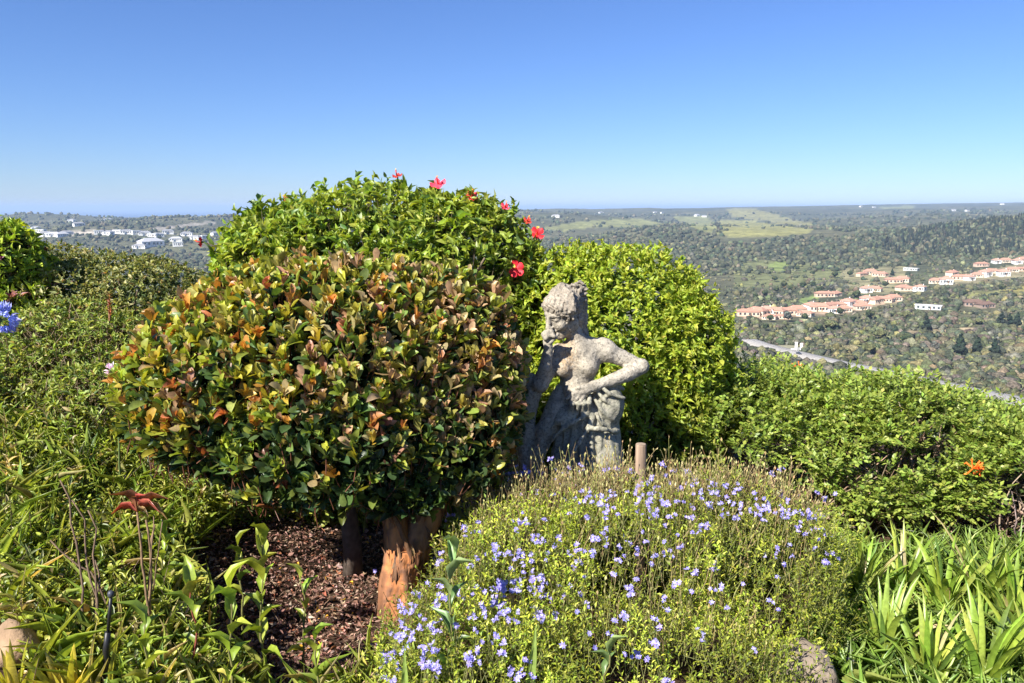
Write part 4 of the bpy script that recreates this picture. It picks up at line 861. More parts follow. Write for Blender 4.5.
# --- round yellow-green shrub behind the statue
rng = np.random.default_rng(303)
GB = np.array([at(632, 400, 5.1)[0], 5.1, 0]); GB[2] = H(GB[0], GB[1])
gsh = thing('round_green_shrub', 'dense rounded yellow-green small-leaved shrub standing right behind the statue', 'shrub', GB)
LG = [eb(622, 335, 5.15, .58, .55, .54), eb(570, 330, 5.1, .34, .4, .5), eb(672, 352, 5.1, .40, .45, .42), eb(640, 420, 5.1, .62, .5, .50), eb(700, 380, 5.1, .22, .3, .36), eb(590, 420, 5.0, .40, .35, .55)]
LEAFG = mat_leaf('small_yellow_green_leaf', .45, .42, .4)
P, A, T = ell_pts(LG, 6000, rng, (.82, 1.04), .14, -.6, seed=6); ax = nrm(A * .75 + UP * .6 + rng.normal(size=A.shape) * .4)
pal = [(4, (.24, .285, .03)), (3, (.185, .24, .026)), (3, (.30, .335, .05)), (.8, (.10, .15, .022))]
lowd = (1 - .45 * smooth(.75, .2, P[:, 2]))[:, None]  # shade low on the shrub painted in as darker leaf colour
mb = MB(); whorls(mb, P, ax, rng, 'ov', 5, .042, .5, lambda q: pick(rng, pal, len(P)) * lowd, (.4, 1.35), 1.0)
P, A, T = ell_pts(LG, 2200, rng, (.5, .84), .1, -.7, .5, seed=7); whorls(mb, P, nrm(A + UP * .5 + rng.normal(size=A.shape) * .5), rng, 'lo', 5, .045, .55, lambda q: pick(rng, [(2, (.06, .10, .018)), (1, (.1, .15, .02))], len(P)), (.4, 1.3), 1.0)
P, A, T = ell_pts(LG, 330, rng, (.98, 1.05), .1, -.1, seed=8); tips = P + nrm(A + UP) * rng.uniform(.03, .10, (len(P), 1))
for q in range(4): whorls(mb, P + (tips - P) * q / 3, tips - P + rng.normal(size=P.shape) * .02, rng, 'ov', 2, .036, .5, lambda q: pick(rng, pal[:3], len(P)), (.6, 1.1), 1.0)
mb.build('foliage', LEAFG, gsh)
mb = MB(); rt = np.random.default_rng(7)
for q in range(40):
    l = LG[rt.integers(0, 5)]; limbs(mb, GB + rt.normal(size=3) * [.1, .08, 0], [np.array(l[0]) + nrm(rt.normal(size=3)) * np.array(l[1]) * .85], rt, .018, (.16, .12, .08), amp=.04)
mb.build('branches', TWIG, gsh)

# --- clipped hedge on the right, orange tubular flowers
rng = np.random.default_rng(404)
RB = np.array([at(860, 480, 4.9)[0], 4.9, 0]); RB[2] = H(RB[0], RB[1])
hed = thing('flowering_hedge', 'long low green hedge with bare brown twigs showing at the right', 'hedge', RB)
LR_ = [eb(735, 447, 5.1, .55, .6, .46), eb(810, 447, 5.05, .62, .66, .42), eb(890, 452, 4.9, .62, .62, .45), eb(970, 486, 4.8, .62, .6, .46), eb(1060, 498, 4.7, .65, .6, .48), eb(780, 427, 5.6, .7, .5, .34), eb(930, 452, 5.3, .7, .5, .38), eb(1060, 486, 5.2, .7, .5, .38), eb(1120, 490, 5.0, .5, .5, .5), eb(700, 465, 5.0, .3, .3, .4), eb(845, 470, 4.7, .4, .4, .36), eb(1010, 495, 4.45, .4, .35, .36)]
LEAFR = mat_leaf('hedge_leaf', .42, .36, .45)
P, A, T = ell_pts(LR_, 5200, rng, (.80, 1.06), .22, -.45, seed=9)
front = (A[:, 1] < -.25) & (A[:, 2] < .42); bare = (vnoise(P, .34, 19, 2) > -.22) & (P[:, 1] < 4.95) & (P[:, 2] < .26 + .12 * vnoise(P, .2, 18, 1)); ok = ~(bare & (rng.random(len(P)) < .88)); P, A = P[ok], A[ok]
ax = nrm(A * .6 + UP * .45 + rng.normal(size=A.shape) * .45)
# pinnate leaves: a rachis with five to seven leaflets in one plane
def pinnate(mb, P, A, rng, L, np_, pal, lf=.026, w=.62):
    n = len(P); A = nrm(A); Nf = nrm(UP + A * .4 + rng.normal(size=(n, 3)) * .35); x = nrm(np.cross(A, Nf)); B = P + A * L * rng.uniform(.7, 1.2, (n, 1))
    for q in range(np_):
        t = .3 + .6 * q / max(np_ - 1, 1)
        for s in (-1, 1): leaves(mb, 'lo', P + (B - P) * t, A * .55 + x * s + rng.normal(size=(n, 3)) * .12, Nf + rng.normal(size=(n, 3)) * .25, lf * rng.uniform(.75, 1.25, n), w, pick(rng, pal, n), .8)
    leaves(mb, 'lo', B, A, Nf, lf * 1.25, w, pick(rng, pal, n), .8); stems(mb, P, B, .0012, (.12, .14, .04))
mb = MB()
for rep in range(3): pinnate(mb, P + rng.normal(size=P.shape) * .012, nrm(ax + rng.normal(size=A.shape) * .75), rng, .075, 3, [(4, (.17, .22, .035)), (3, (.125, .175, .03)), (3, (.22, .26, .055)), (1, (.07, .10, .02))], .030)
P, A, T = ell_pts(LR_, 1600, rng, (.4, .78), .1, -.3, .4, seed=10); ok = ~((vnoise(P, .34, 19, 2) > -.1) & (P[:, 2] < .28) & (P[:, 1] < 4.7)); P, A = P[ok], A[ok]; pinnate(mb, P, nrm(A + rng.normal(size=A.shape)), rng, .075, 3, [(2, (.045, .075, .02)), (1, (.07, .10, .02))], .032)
mb.build('foliage', LEAFR, hed)
mb = MB(); rt = np.random.default_rng(8)
for q in range(520):
    l = LR_[rt.integers(0, len(LR_))]; c = np.array(l[0]); b = c + np.array([rt.normal() * l[1][0] * .6, rt.uniform(-.7, .5) * l[1][1], 0]); b[2] = H(b[0], b[1]) - .02
    e = c + nrm(rt.normal(size=3) * [1, 1, .7] + [0, -.35, .25]) * np.array(l[1]) * rt.uniform(.75, .98); tube(mb, bend_path(b, e, 6, rt, .035), np.linspace(.0065, .0025, 6), 4, pick(rt, [(2, (.30, .20, .14)), (1.5, (.42, .32, .24)), (1, (.16, .10, .06))], 1)[0], cap=False)
mb.build('twigs', TWIG, hed)
for px, py, Y, n, s in ((973, 468, 4.22, 9, 1.0), (980, 470, 4.24, 5, .8), (799, 366, 5.7, 6, .7), (794, 367, 5.68, 5, .6)):
    mb = MB(); c = at(px, py, Y); D = nrm(rng.normal(size=(n, 3)) + [0, -.4, .5])
    for d in D: tube(mb, np.array([c, c + d * .025 * s, c + d * .045 * s + UP * .004]), np.array([.002, .003, .0055]) * s, 5, (.72, .16, .02), cap=False)
    leaves(mb, 'lo', c + D * .045 * s, D + rng.normal(size=D.shape) * .6, rng.normal(size=D.shape), .018 * s, .6, pick(rng, [(1, (.75, .17, .03))], n)); mb.build('flower', PETAL, hed)

# --- low olive hedge and the dark bush at the left edge
rng = np.random.default_rng(505)
OB = np.array([at(110, 300, 6.0)[0], 6.0, 0]); OB[2] = H(OB[0], OB[1])
ohe = thing('olive_hedge', 'rounded dull olive green hedge in front of the distant seaside town', 'hedge', OB)
LO = [eb(95, 298, 5.9, .62, .65, .34), eb(150, 306, 5.8, .42, .55, .33), eb(40, 295, 6.0, .6, .6, .33), eb(200, 328, 5.7, .4, .5, .30), eb(-30, 293, 6.0, .6, .6, .4), eb(100, 338, 5.5, .8, .45, .28)]
LEAFO = mat_leaf('olive_leaf', .5, .34, .4)
P, A, T = ell_pts(LO, 4800, rng, (.82, 1.05), .18, -.5, seed=11); ax = nrm(A * .7 + UP * .6 + rng.normal(size=A.shape) * .35)
mb = MB(); whorls(mb, P, ax, rng, 'ov', 5, .036, .46, lambda q: pick(rng, [(3, (.19, .195, .065)), (3, (.14, .155, .045)), (2.2, (.27, .26, .11)), (1.4, (.07, .09, .028)), (.3, (.22, .13, .06))], len(P)), (.35, 1.2), 1.0)
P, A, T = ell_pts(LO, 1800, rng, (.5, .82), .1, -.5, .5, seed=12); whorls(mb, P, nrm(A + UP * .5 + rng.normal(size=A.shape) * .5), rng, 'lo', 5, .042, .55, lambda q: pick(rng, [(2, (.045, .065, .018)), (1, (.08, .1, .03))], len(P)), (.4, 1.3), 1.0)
mb.build('foliage', LEAFO, ohe)
mb = MB(); rt = np.random.default_rng(9)
for q in range(60):
    l = LO[rt.integers(0, len(LO))]; c = np.array(l[0]); b = np.array([c[0] + rt.normal() * .2, c[1] + rt.normal() * .15, 0]); b[2] = H(b[0], b[1]) - .02; limbs(mb, b, [c + nrm(rt.normal(size=3)) * np.array(l[1]) * .9], rt, .012, (.14, .10, .07), amp=.03, n=5)
mb.build('branches', TWIG, ohe)
DB = np.array([at(-12, 330, 5.4)[0], 5.4, 0]); DB[2] = H(DB[0], DB[1])
dbu = thing('dark_leafy_bush', 'tall dark green bush with purple tinged tips at the left edge', 'shrub', DB)
LD = [eb(6, 262, 5.4, .25, .3, .27), eb(-45, 280, 5.4, .3, .36, .42), eb(20, 300, 5.35, .19, .25, .2), eb(-15, 340, 5.4, .34, .3, .3)]
P, A, T = ell_pts(LD, 1500, rng, (.8, 1.05), .2, -.6, seed=13); ax = nrm(A * .6 + UP * .7 + rng.normal(size=A.shape) * .4)
pur = ((vnoise(P, .12, 61) > .38) & (A[:, 2] > .1))[:, None]
mb = MB(); whorls(mb, P, ax, rng, 'ov', 5, .060, .44, lambda q: np.where(pur & (q < 3), pick(rng, [(1, (.16, .04, .07)), (1, (.28, .14, .17))], len(P)), pick(rng, [(3, (.20, .27, .03)), (3, (.27, .33, .04)), (.8, (.08, .13, .024))], len(P))), (.35, 1.3), 1.0, .08)
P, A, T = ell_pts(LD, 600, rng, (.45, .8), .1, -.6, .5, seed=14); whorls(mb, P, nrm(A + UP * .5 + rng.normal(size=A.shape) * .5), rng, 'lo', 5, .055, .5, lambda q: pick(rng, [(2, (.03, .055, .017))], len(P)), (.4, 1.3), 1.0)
mb.build('foliage', LEAFH, dbu)
mb = MB()
for q in range(24):
    l = LD[rt.integers(0, len(LD))]; limbs(mb, DB + rt.normal(size=3) * [.08, .08, 0], [np.array(l[0]) + nrm(rt.normal(size=3)) * np.array(l[1]) * .9], rt, .012, (.12, .09, .06), amp=.03, n=5)
mb.build('branches', TWIG, dbu)

# --- loose shrub filling the bank between the hedge and the bronze shrub
rng = np.random.default_rng(515)
KB = np.array([at(70, 400, 4.9)[0], 4.9, 0]); KB[2] = H(KB[0], KB[1])
kbu = thing('bank_shrub', 'loose grey green shrub on the bank below the olive hedge at left', 'shrub', KB)
LK = [eb(60, 345, 5.1, .40, .4, .26), eb(50, 385, 4.8, .36, .35, .22), eb(120, 352, 5.1, .34, .4, .24), eb(10, 385, 4.8, .36, .35, .24), eb(95, 400, 4.6, .30, .3, .2), eb(-30, 390, 4.7, .4, .4, .3)]
P, A, T = ell_pts(LK, 2300, rng, (.72, 1.12), .22, -.5, seed=21); ax = nrm(A * .5 + UP * .8 + rng.normal(size=A.shape) * .45)
mb = MB(); whorls(mb, P, ax, rng, 'la', 6, .042, .30, lambda q: pick(rng, [(3, (.19, .235, .045)), (2, (.14, .185, .04)), (2.4, (.26, .29, .08)), (.8, (.07, .11, .03)), (.5, (.30, .24, .12))], len(P)), (.35, 1.3), 1.0, .12, (.22, .17, .11))
mb.build('foliage', LEAFO, kbu)
mb = MB()
for q in range(30):
    l = LK[rt.integers(0, len(LK))]; c = np.array(l[0]); b = np.array([c[0] + rt.normal() * .12, c[1] + rt.normal() * .12, 0]); b[2] = H(b[0], b[1]) - .02; limbs(mb, b, [c + nrm(rt.normal(size=3) + [0, 0, .5]) * np.array(l[1]) * 1.1], rt, .006, (.25, .18, .12), amp=.03, n=5)
mb.build('branches', TWIG, kbu)

# ------------------------------------------------------------------ garden floor plants
def G(x, y): return float(H(x, y))
def ground_at(px, py):
    """point of the garden ground seen at a pixel (ignoring plants)"""
    Y = np.linspace(1.9, 8, 1200); d = at(px, py, 1.0) - np.array([0, 0, CAMZ]); Q = d[None] * Y[:, None]; g = H(Q[:, 0], Q[:, 1]); b = np.nonzero(Q[:, 2] + CAMZ < g)[0]
    k = b[0] if len(b) else 600; return np.array([Q[k, 0], Q[k, 1], g[k]])
# --- blue flowered bush
rng = np.random.default_rng(606)
FB = np.array([.42, 3.05, 0]); FB[2] = G(FB[0], FB[1])
fel = thing('blue_daisy_bush', 'broad mound of tiny blue flowers and straw coloured stalks in front of the statue', 'flowering bush', FB)
LF = [eb(620, 592, 3.12, .62, .50, .37), eb(515, 605, 3.0, .36, .40, .33), eb(730, 580, 3.2, .45, .45, .38), eb(660, 545, 3.45, .60, .32, .25), eb(545, 548, 3.40, .38, .3, .22), eb(448, 660, 2.7, .24, .3, .22), eb(620, 690, 2.6, .62, .36, .28), eb(785, 595, 3.15, .22, .32, .26), eb(490, 695, 2.5, .36, .3, .24), eb(760, 562, 3.42, .36, .28, .25), eb(700, 660, 2.75, .24, .3, .22)]
def mound_top(x, y):
    z = np.full(np.shape(x), -9.0)
    for c, r in LF:
        q = 1 - ((x - c[0]) / r[0]) ** 2 - ((y - c[1]) / r[1]) ** 2; z = np.maximum(z, np.where(q > 0, c[2] + r[2] * np.sqrt(np.maximum(q, 0)), -9))
    return z
LEAFF = mat_leaf('fine_green_leaf', .5, .32, .35); STRAW = mat_tint('straw_stalk', .8, 60, .3)
P, A, T = ell_pts(LF, 7000, rng, (.70, 1.05), .24, -.45, .7, seed=15)
ok = P[:, 2] > H(P[:, 0], P[:, 1]) + .01; P, A = P[ok], A[ok]
mb = MB(); n = len(P); ax = nrm(A * .45 + UP * .9 + rng.normal(size=A.shape) * .4); Ls = rng.uniform(.05, .10, n)
dry = smooth(.0, .4, vnoise(P, .3, 23, 2) + .5 * (P[:, 1] - 3.2)); patch = (.62 + .9 * smooth(-.5, .6, vnoise(P, .22, 29, 2)))[:, None]
def colF(): return np.where((rng.random(n) < dry * .28)[:, None], pick(rng, [(2, (.26, .22, .07)), (1, (.22, .17, .08))], n), pick(rng, [(4, (.23, .265, .025)), (3, (.17, .22, .025)), (3, (.30, .32, .05)), (.7, (.09, .125, .02))], n)) * patch
x = nrm(np.cross(ax, rng.normal(size=(n, 3)))); y = np.cross(ax, x)
for q in range(8):
    a = q * 2.4; rd = math.cos(a) * x + math.sin(a) * y; t = (q + .5) / 8
    leaves(mb, 'lo', P + ax * (Ls * t)[:, None], rd * .9 + ax * .75 + rng.normal(size=(n, 3)) * .2, ax - rd * .4, rng.uniform(.014, .026, n), .36, colF(), 1.0)
stems(mb, P - ax * .05, P + ax * Ls[:, None], .0011, (.16, .17, .06))
mb.build('foliage', LEAFF, fel)
# straw stalks with spent heads, thickest along the back of the mound
mb = MB(); heads = []
def stalks(n, region, hl, lean):
    px = rng.uniform(region[0], region[2], n); Y = rng.uniform(region[1], region[3], n); x = (px - 512) / FPX * Y * 1.02
    zt = mound_top(x, Y); ok = (zt > -5) & ~((np.abs(px - 641) < 13) & (Y < 3.5) & (Y > 3.15)); x, Y, zt = x[ok], Y[ok], zt[ok]; L = rng.uniform(*hl, len(x)) * np.where(rng.random(len(x)) < .18, 1.7, 1); d = nrm(np.stack([rng.normal(size=len(x)) * .22 + lean, rng.normal(size=len(x)) * .2, np.ones(len(x))], 1))
    A_ = np.stack([x, Y, zt - .10], 1); B_ = A_ + d * (L + .10)[:, None]
    stems(mb, A_, B_, .0016, pick(rng, [(3, (.34, .27, .12)), (2, (.25, .18, .085)), (1.6, (.24, .25, .07)), (1, (.17, .11, .06))], len(x)), rng.normal(size=A_.shape) * .012)
    leaves(mb, 'lo', B_ - d * .004, d + rng.normal(size=d.shape) * .1, rng.normal(size=d.shape), rng.uniform(.012, .022, len(x)), .42, pick(rng, [(2, (.42, .36, .16)), (1, (.3, .2, .1)), (1, (.3, .3, .1))], len(x)), 1.5)
    leaves(mb, 'lo', B_ - d * .05, d * .7 + rng.normal(size=d.shape) * .5, rng.normal(size=d.shape), .022, .3, pick(rng, [(1, (.24, .22, .08))], len(x)), 1)
    return B_
B1 = stalks(1500, (545, 3.4, 830, 3.85), (.05, .14), .05); stalks(600, (470, 3.3, 640, 3.75), (.05, .15), .05); stalks(500, (640, 3.2, 830, 3.6), (.03, .12), .06); stalks(260, (400, 2.6, 830, 3.4), (.02, .09), .03); B2 = stalks(190, (545, 3.55, 632, 3.8), (.08, .18), .1)
stalks(160, (600, 2.5, 830, 3.1), (.01, .07), .02)
stalk_mb = mb
# flowers where the photograph shows them: (px, py, spread x, spread y, count)
CL = [(470, 465, 16, 6, 5), (520, 472, 16, 8, 8), (500, 487, 18, 6, 6), (560, 470, 22, 8, 10), (575, 484, 18, 6, 9), (600, 492, 14, 6, 7), (640, 478, 14, 10, 6), (690, 484, 22, 8, 12), (720, 490, 20, 8, 10), (655, 505, 20, 8, 8), (770, 508, 26, 10, 14), (800, 515, 20, 10, 12), (745, 515, 20, 6, 6), (690, 525, 30, 8, 6), (815, 530, 14, 12, 9),
      (450, 515, 6, 6, 3), (470, 530, 10, 6, 4), (530, 520, 20, 6, 7), (545, 540, 8, 4, 4), (600, 537, 10, 5, 4), (585, 555, 30, 8, 6), (630, 545, 14, 8, 4), (520, 557, 16, 5, 7), (495, 550, 8, 8, 5), (530, 583, 16, 10, 14), (505, 590, 14, 8, 8), (495, 605, 12, 12, 14), (545, 595, 10, 6, 3), (515, 617, 5, 4, 3), (537, 618, 8, 5, 4),
      (430, 545, 8, 8, 4), (440, 560, 10, 8, 4), (420, 592, 6, 7, 6), (405, 610, 6, 8, 6), (437, 597, 10, 12, 6), (400, 638, 10, 8, 8), (392, 655, 12, 8, 9), (427, 648, 8, 6, 5), (430, 668, 10, 8, 8), (380, 678, 14, 6, 9), (470, 660, 5, 4, 4), (428, 628, 12, 8, 5), (520, 676, 20, 5, 4), (450, 620, 12, 8, 5), (485, 645, 20, 10, 4),
      (597, 648, 3, 3, 1), (630, 592, 5, 4, 4), (626, 617, 7, 4, 4), (652, 615, 3, 3, 1), (676, 583, 4, 3, 2), (713, 567, 6, 5, 3), (701, 636, 3, 3, 2), (653, 642, 4, 3, 2), (640, 655, 8, 3, 4), (752, 650, 3, 2, 1), (715, 563, 6, 6, 2), (777, 558, 12, 8, 4), (670, 555, 14, 8, 3), (740, 590, 20, 10, 2), (827, 563, 5, 8, 4), (700, 600, 30, 20, 2), (560, 610, 20, 10, 3), (605, 630, 16, 10, 2), (668, 682, 8, 3, 2), (620, 560, 110, 50, 34), (640, 500, 110, 16, 40), (480, 600, 60, 50, 20)]
pts = []
for cx, cy, sx, sy, k in CL:
    for q in range(max(1, int(round(k * 1.45)))):
        px, py = cx + rng.normal() * sx * .62, cy + rng.normal() * sy * .62
        Yv = np.linspace(2.1, 4.0, 500); d = at(px, py, 1.0) - np.array([0, 0, CAMZ]); Q = d[None] * Yv[:, None] + np.array([0, 0, CAMZ]); g = np.maximum(mound_top(Q[:, 0], Q[:, 1]) + .045, H(Q[:, 0], Q[:, 1]) + .12)
        b = np.nonzero(Q[:, 2] < g)[0]; k_ = b[0] if len(b) and Yv[b[0]] < 3.75 else int(np.argmin(np.abs(Yv - 3.62))); pts.append(Q[k_])
pts = np.array(pts); pts = pts[np.argsort(pts[:, 1])]
FLM = mat_leaf('blue_petal', .55, .30, .3, (1, 1, 1.1))
def bloom(mb, c, R, r):
    nf = 2 + int(r.random() < .4)
    for s in range(nf):
        cc = c + r.normal(size=3) * R * .55 * (s > 0); face = nrm(np.array([r.normal() * .5, -.55 + r.normal() * .4, .8])); x_ = nrm(np.cross(face, UP + .01)); y_ = np.cross(x_, face); m = 6
        a = np.arange(m) / m * 6.283 + r.uniform(0, 1); D = np.cos(a)[:, None] * x_ + np.sin(a)[:, None] * y_ + face * .22
        leaves(mb, 'lo', np.repeat([cc], m, 0), D, np.repeat([face], m, 0), R * r.uniform(.75, 1.1, m), .46, pick(r, [(3, (.22, .19, .46)), (2, (.29, .26, .52)), (1.4, (.15, .14, .40)), (1.0, (.40, .36, .56))], m, .1), .4)
        leaves(mb, 'lo', np.repeat([cc], 3, 0), nrm(r.normal(size=(3, 3)) + face), r.normal(size=(3, 3)), R * .28, .7, (.62, .60, .70), 1)
def bloom_stem(mb, c, r):
    z = max(float(mound_top(c[0], c[1])) - .06, G(c[0], c[1])); z = min(z, c[2] - .03); b = np.array([c[0] + r.normal() * .02, c[1] + r.normal() * .02, z]); stems(mb, [b], [c], .0013, (.22, .22, .08))
sm = stalk_mb
for q, c in enumerate(pts[:100]):
    mb = MB(); bloom(mb, c, rng.uniform(.0085, .0135), rng); mb.build('flower', FLM, fel); bloom_stem(sm, c, rng)
mb = MB()
for c in pts[100:]: bloom(mb, c, rng.uniform(.0085, .0135), rng); bloom_stem(sm, c, rng)
for c in B1[::40]: bloom(mb, c, .016, rng)
tag(mb.build('flowers', FLM, fel), kind='stuff'); tag(sm.build('stalks', STRAW, fel), kind='stuff')

# --- wooden post and stones
pb = at(641, 500, 3.50); pb[2] = G(pb[0], pb[1])
post = thing('wooden_post', 'short weathered wooden post standing among the blue flowers beside the statue', 'post', pb)
WOOD = mat_tint('weathered_wood', .85, 18, .45, 1.0, 34, .010, stretch=(1, 1, .10))
mb = MB(); tp = at(641, 444, 3.50); tube(mb, np.array([pb - UP * .1, (pb + tp) / 2 + [.004, 0, 0], tp - UP * .006, tp]), [.027, .0262, .025, .022], 14, (.33, .235, .165), wob=.07, seed=2); mb.build('shaft', WOOD, post)
mb = MB(); c = tp + UP * .001; a = np.arange(14) / 14 * 6.283; mb.add([c + [0, 0, .004]] + [c + .0215 * np.array([math.cos(q), math.sin(q), 0]) for q in a], np.array([[0, 1 + q, 1 + (q + 1) % 14] for q in range(14)]), (.42, .32, .23)); mb.build('end_grain', WOOD, post)
ROCK = mat_tint('rock', .9, 8, .3, .9, 14, .03)
def rock(name, label, c, r, col, seed):
    v, f = ICO3; d = 1 + .35 * vnoise(v, .9, seed, 3) ; V = v * d[:, None] * r; V[:, 2] = np.maximum(V[:, 2], -.6 * r[2]); V += c
    return tag(MB().add(V, f, col).build(name, ROCK, None, c), label, 'rock')
c = at(800, 676, 2.72); rock('rock', 'flat grey and ochre stone at the foot of the blue flowers, bottom right', [c[0], c[1], G(c[0], c[1]) + .13], np.array([.13, .10, .12]), (.24, .19, .145), 5)
c = at(835, 655, 2.9); rock('rock', 'dark stone edge beside the strappy leaf clumps', [c[0], c[1], G(c[0], c[1]) + .06], np.array([.09, .09, .10]), (.14, .14, .15), 6)
c = at(12, 648, 2.55); rock('rock', 'tan garden rock half hidden by leaves at the bottom left corner', [c[0], c[1], G(c[0], c[1]) + .05], np.array([.085, .08, .085]), (.30, .20, .12), 7)

# --- strap leaved clumps
STRAP = mat_leaf('strap_leaf', .38, .34, .5)
def strap_clump(name, label, cat, base, n, L, w, rng, pal, group=None, arch=1.0, spread=.9, lean=(0, 0)):
    base = np.array([base[0], base[1], G(base[0], base[1])]); root = thing(name, label, cat, base, group); mb = MB()
    for q in range(n):
        a = rng.uniform(0, 6.283); sp = rng.uniform(.08, spread); l = L * rng.uniform(.6, 1.1); h = np.array([math.cos(a), math.sin(a), 0]); ln = np.array([lean[0], lean[1], 0]); k = 8
        t = np.linspace(0, 1, k); ang = sp * (.35 + .65 * t) + arch * t ** 2.2 * rng.uniform(.2, 1.1); st = np.sin(ang)[:, None] * h + np.cos(ang)[:, None] * UP + ln * t[:, None]
        p = base + h * .02 * rng.random() + np.concatenate([[np.zeros(3)], np.cumsum(nrm(st)[:-1] * l / (k - 1), 0)]); ww = w * rng.uniform(.7, 1.2) * np.array([.65, .85, 1, 1, .95, .8, .5, .04])
        T_ = nrm(np.gradient(p, axis=0)); tw = rng.normal() * .5; sd = nrm(np.cross(T_, h * math.sin(1.57) + 0 * UP) + 1e-6); sd = nrm(np.cross(T_, nrm(np.cross(np.array([-h[1], h[0], 0]), T_)))); sd = nrm(sd + tw * np.cross(T_, sd) * t[:, None]); nn = np.cross(sd, T_)
        V = np.stack([p - sd * ww[:, None] / 2 + nn * ww[:, None] * .16, p, p + sd * ww[:, None] / 2 + nn * ww[:, None] * .16], 1).reshape(-1, 3); f = []
        for i in range(k - 1): b_ = i * 3; f += [[b_, b_ + 1, b_ + 4, b_ + 3], [b_ + 1, b_ + 2, b_ + 5, b_ + 4]]
        c = pick(rng, pal, 1)[0]; cc = np.repeat((c * (.85 + .3 * t[:, None])), 3, 0); mb.add(V, np.array(f), cc)
    mb.build('leaves', STRAP, root); return root
rng = np.random.default_rng(707)
YG = [(4, (.165, .225, .03)), (3, (.125, .185, .026)), (2, (.22, .26, .05)), (1, (.09, .135, .028)), (.4, (.30, .25, .12))]
SC = [(862, 560, 3.45, .36, 'upright strappy leaf clump just right of the blue flower mound'), (905, 575, 3.5, .34, 'bright strappy leaf clump with broad blades below the bare hedge twigs'), (885, 640, 2.95, .34, 'pale strappy leaf clump mixed with blue flowers near the bottom'), (945, 600, 3.3, .34, 'strappy leaf clump in the middle of the right hand bed'), (985, 585, 3.35, .42, 'tall strappy leaf clump with one long arching blade under the hedge'), (1015, 600, 3.2, .36, 'strappy leaf clump cut by the right edge under the hedge'), (930, 660, 2.75, .32, 'low strappy leaf clump at the bottom right with broad pale blades'), (985, 665, 2.7, .36, 'strappy leaf clump near the bottom right corner with long narrow blades'), (1040, 660, 2.7, .36, 'strappy leaf clump just inside the bottom right corner'), (845, 610, 3.2, .30, 'narrow strappy leaf clump squeezed between blue flowers and stone')]
for px, py, Y, L, lab in SC:
    b = at(px, py, Y); strap_clump('strap_leaf_clump', lab, 'plant', b, 32, L * 1.25, .027, rng, YG, 'strappy leaf clumps on the right', 1.0, .8)
SL = [(18, 505, 3.5, .30, 'pale strappy leaf clump at the left edge below the blue flower head'), (48, 520, 3.4, .26, 'smaller strappy leaf clump with drooping blades at left'), (40, 430, 4.2, .30, 'strappy leaf clump on the bank under the dark bush'), (85, 445, 4.1, .34, 'thin bladed leaf clump on the bank left of the bronze shrub'), (105, 400, 4.4, .30, 'tall narrow bladed clump beside the small pink flower head')]
for px, py, Y, L, lab in SL: strap_clump('strap_leaf_clump', lab, 'plant', at(px, py, Y), 12, L, .022 if 'thin' in lab or 'narrow' in lab else .030, rng, YG + [(1, (.1, .15, .05))], 'strappy leaf clumps on the left', .9, .9)
YE = [(3, (.34, .30, .035)), (2, (.28, .28, .04)), (1, (.40, .34, .08))]
strap_clump('yellow_leaf_clump', 'yellow leaved rosette at the bottom left beside the tan rock', 'plant', at(14, 678, 2.36), 18, .24, .026, rng, YE, 'yellow leaved rosettes', .5, 1.1)
strap_clump('yellow_leaf_clump', 'yellow leaved rosette next to the black sprinkler riser', 'plant', at(66, 672, 2.40), 20, .25, .026, rng, YE, 'yellow leaved rosettes', .5, .95)

# --- leafy shoots with broad lance leaves
def shoot(name, label, base, tip, n, L, w, pal, rng, group=None, stemc=(.16, .15, .05)):
    base = np.array([base[0], base[1], G(base[0], base[1])]); root = thing(name, label, 'plant', base, group); p = bend_path(base, tip, 9, rng, .008); mb = MB(); tube(mb, p, np.linspace(.006, .0025, 9), 6, stemc); mb.build('stem', TWIG, root)
    t = np.linspace(.25, 1, n); q = np.stack([np.interp(t * 8, range(9), p[:, i]) for i in range(3)], 1); a = np.arange(n) * 2.4 + rng.uniform(0, 6); h = np.stack([np.cos(a), np.sin(a), np.zeros(n)], 1)
    el = np.linspace(.35, 1.6, n)[:, None] * rng.uniform(.7, 1.3, (n, 1)); D = h + UP * el; N_ = UP - h * .5 * el
    mb = MB(); leaves(mb, 'la', q, D, N_, L * rng.uniform(.7, 1.15, n), w, pick(rng, pal, n), 1.6); mb.build('leaves', STRAP, root); return root
LP_ = [(3, (.21, .26, .03)), (2, (.27, .29, .045)), (1, (.14, .20, .028))]
for px, py, Y, tpx, tpy, n, L, lab in ((268, 655, 2.75, 262, 545, 11, .13, 'tallest leafy shoot with broad bright leaves in front of the bare mulch'), (300, 640, 2.9, 300, 580, 6, .10, 'short two-leaved shoot on the mulch edge right of the tallest shoot'), (165, 620, 3.0, 165, 540, 9, .11, 'yellow green broad leaved shoot in front of the reddish stalks'), (185, 660, 2.6, 190, 590, 8, .12, 'leafy shoot with a dark red stem at the bottom left'), (225, 680, 2.45, 230, 590, 9, .13, 'broad leaved shoot with drooping leaves near the bottom edge'), (240, 600, 3.05, 238, 545, 7, .09, 'small leafy shoot in front of the mulch beside brown twigs'), (320, 690, 2.4, 315, 640, 8, .11, 'low leafy shoot at the bottom below the bare mulch'), (140, 680, 2.4, 145, 625, 8, .11, 'leafy shoot at the bottom between the stalks and sprinkler')):
    shoot('leafy_shoot', lab, at(px, py, Y), at(tpx, tpy, Y), n, L, .36, LP_, rng, 'broad leaved shoots', (.22, .06, .04) if 'red stem' in lab else (.16, .15, .05))
GP = [(2, (.13, .20, .07)), (2, (.17, .24, .09)), (1, (.10, .16, .06))]
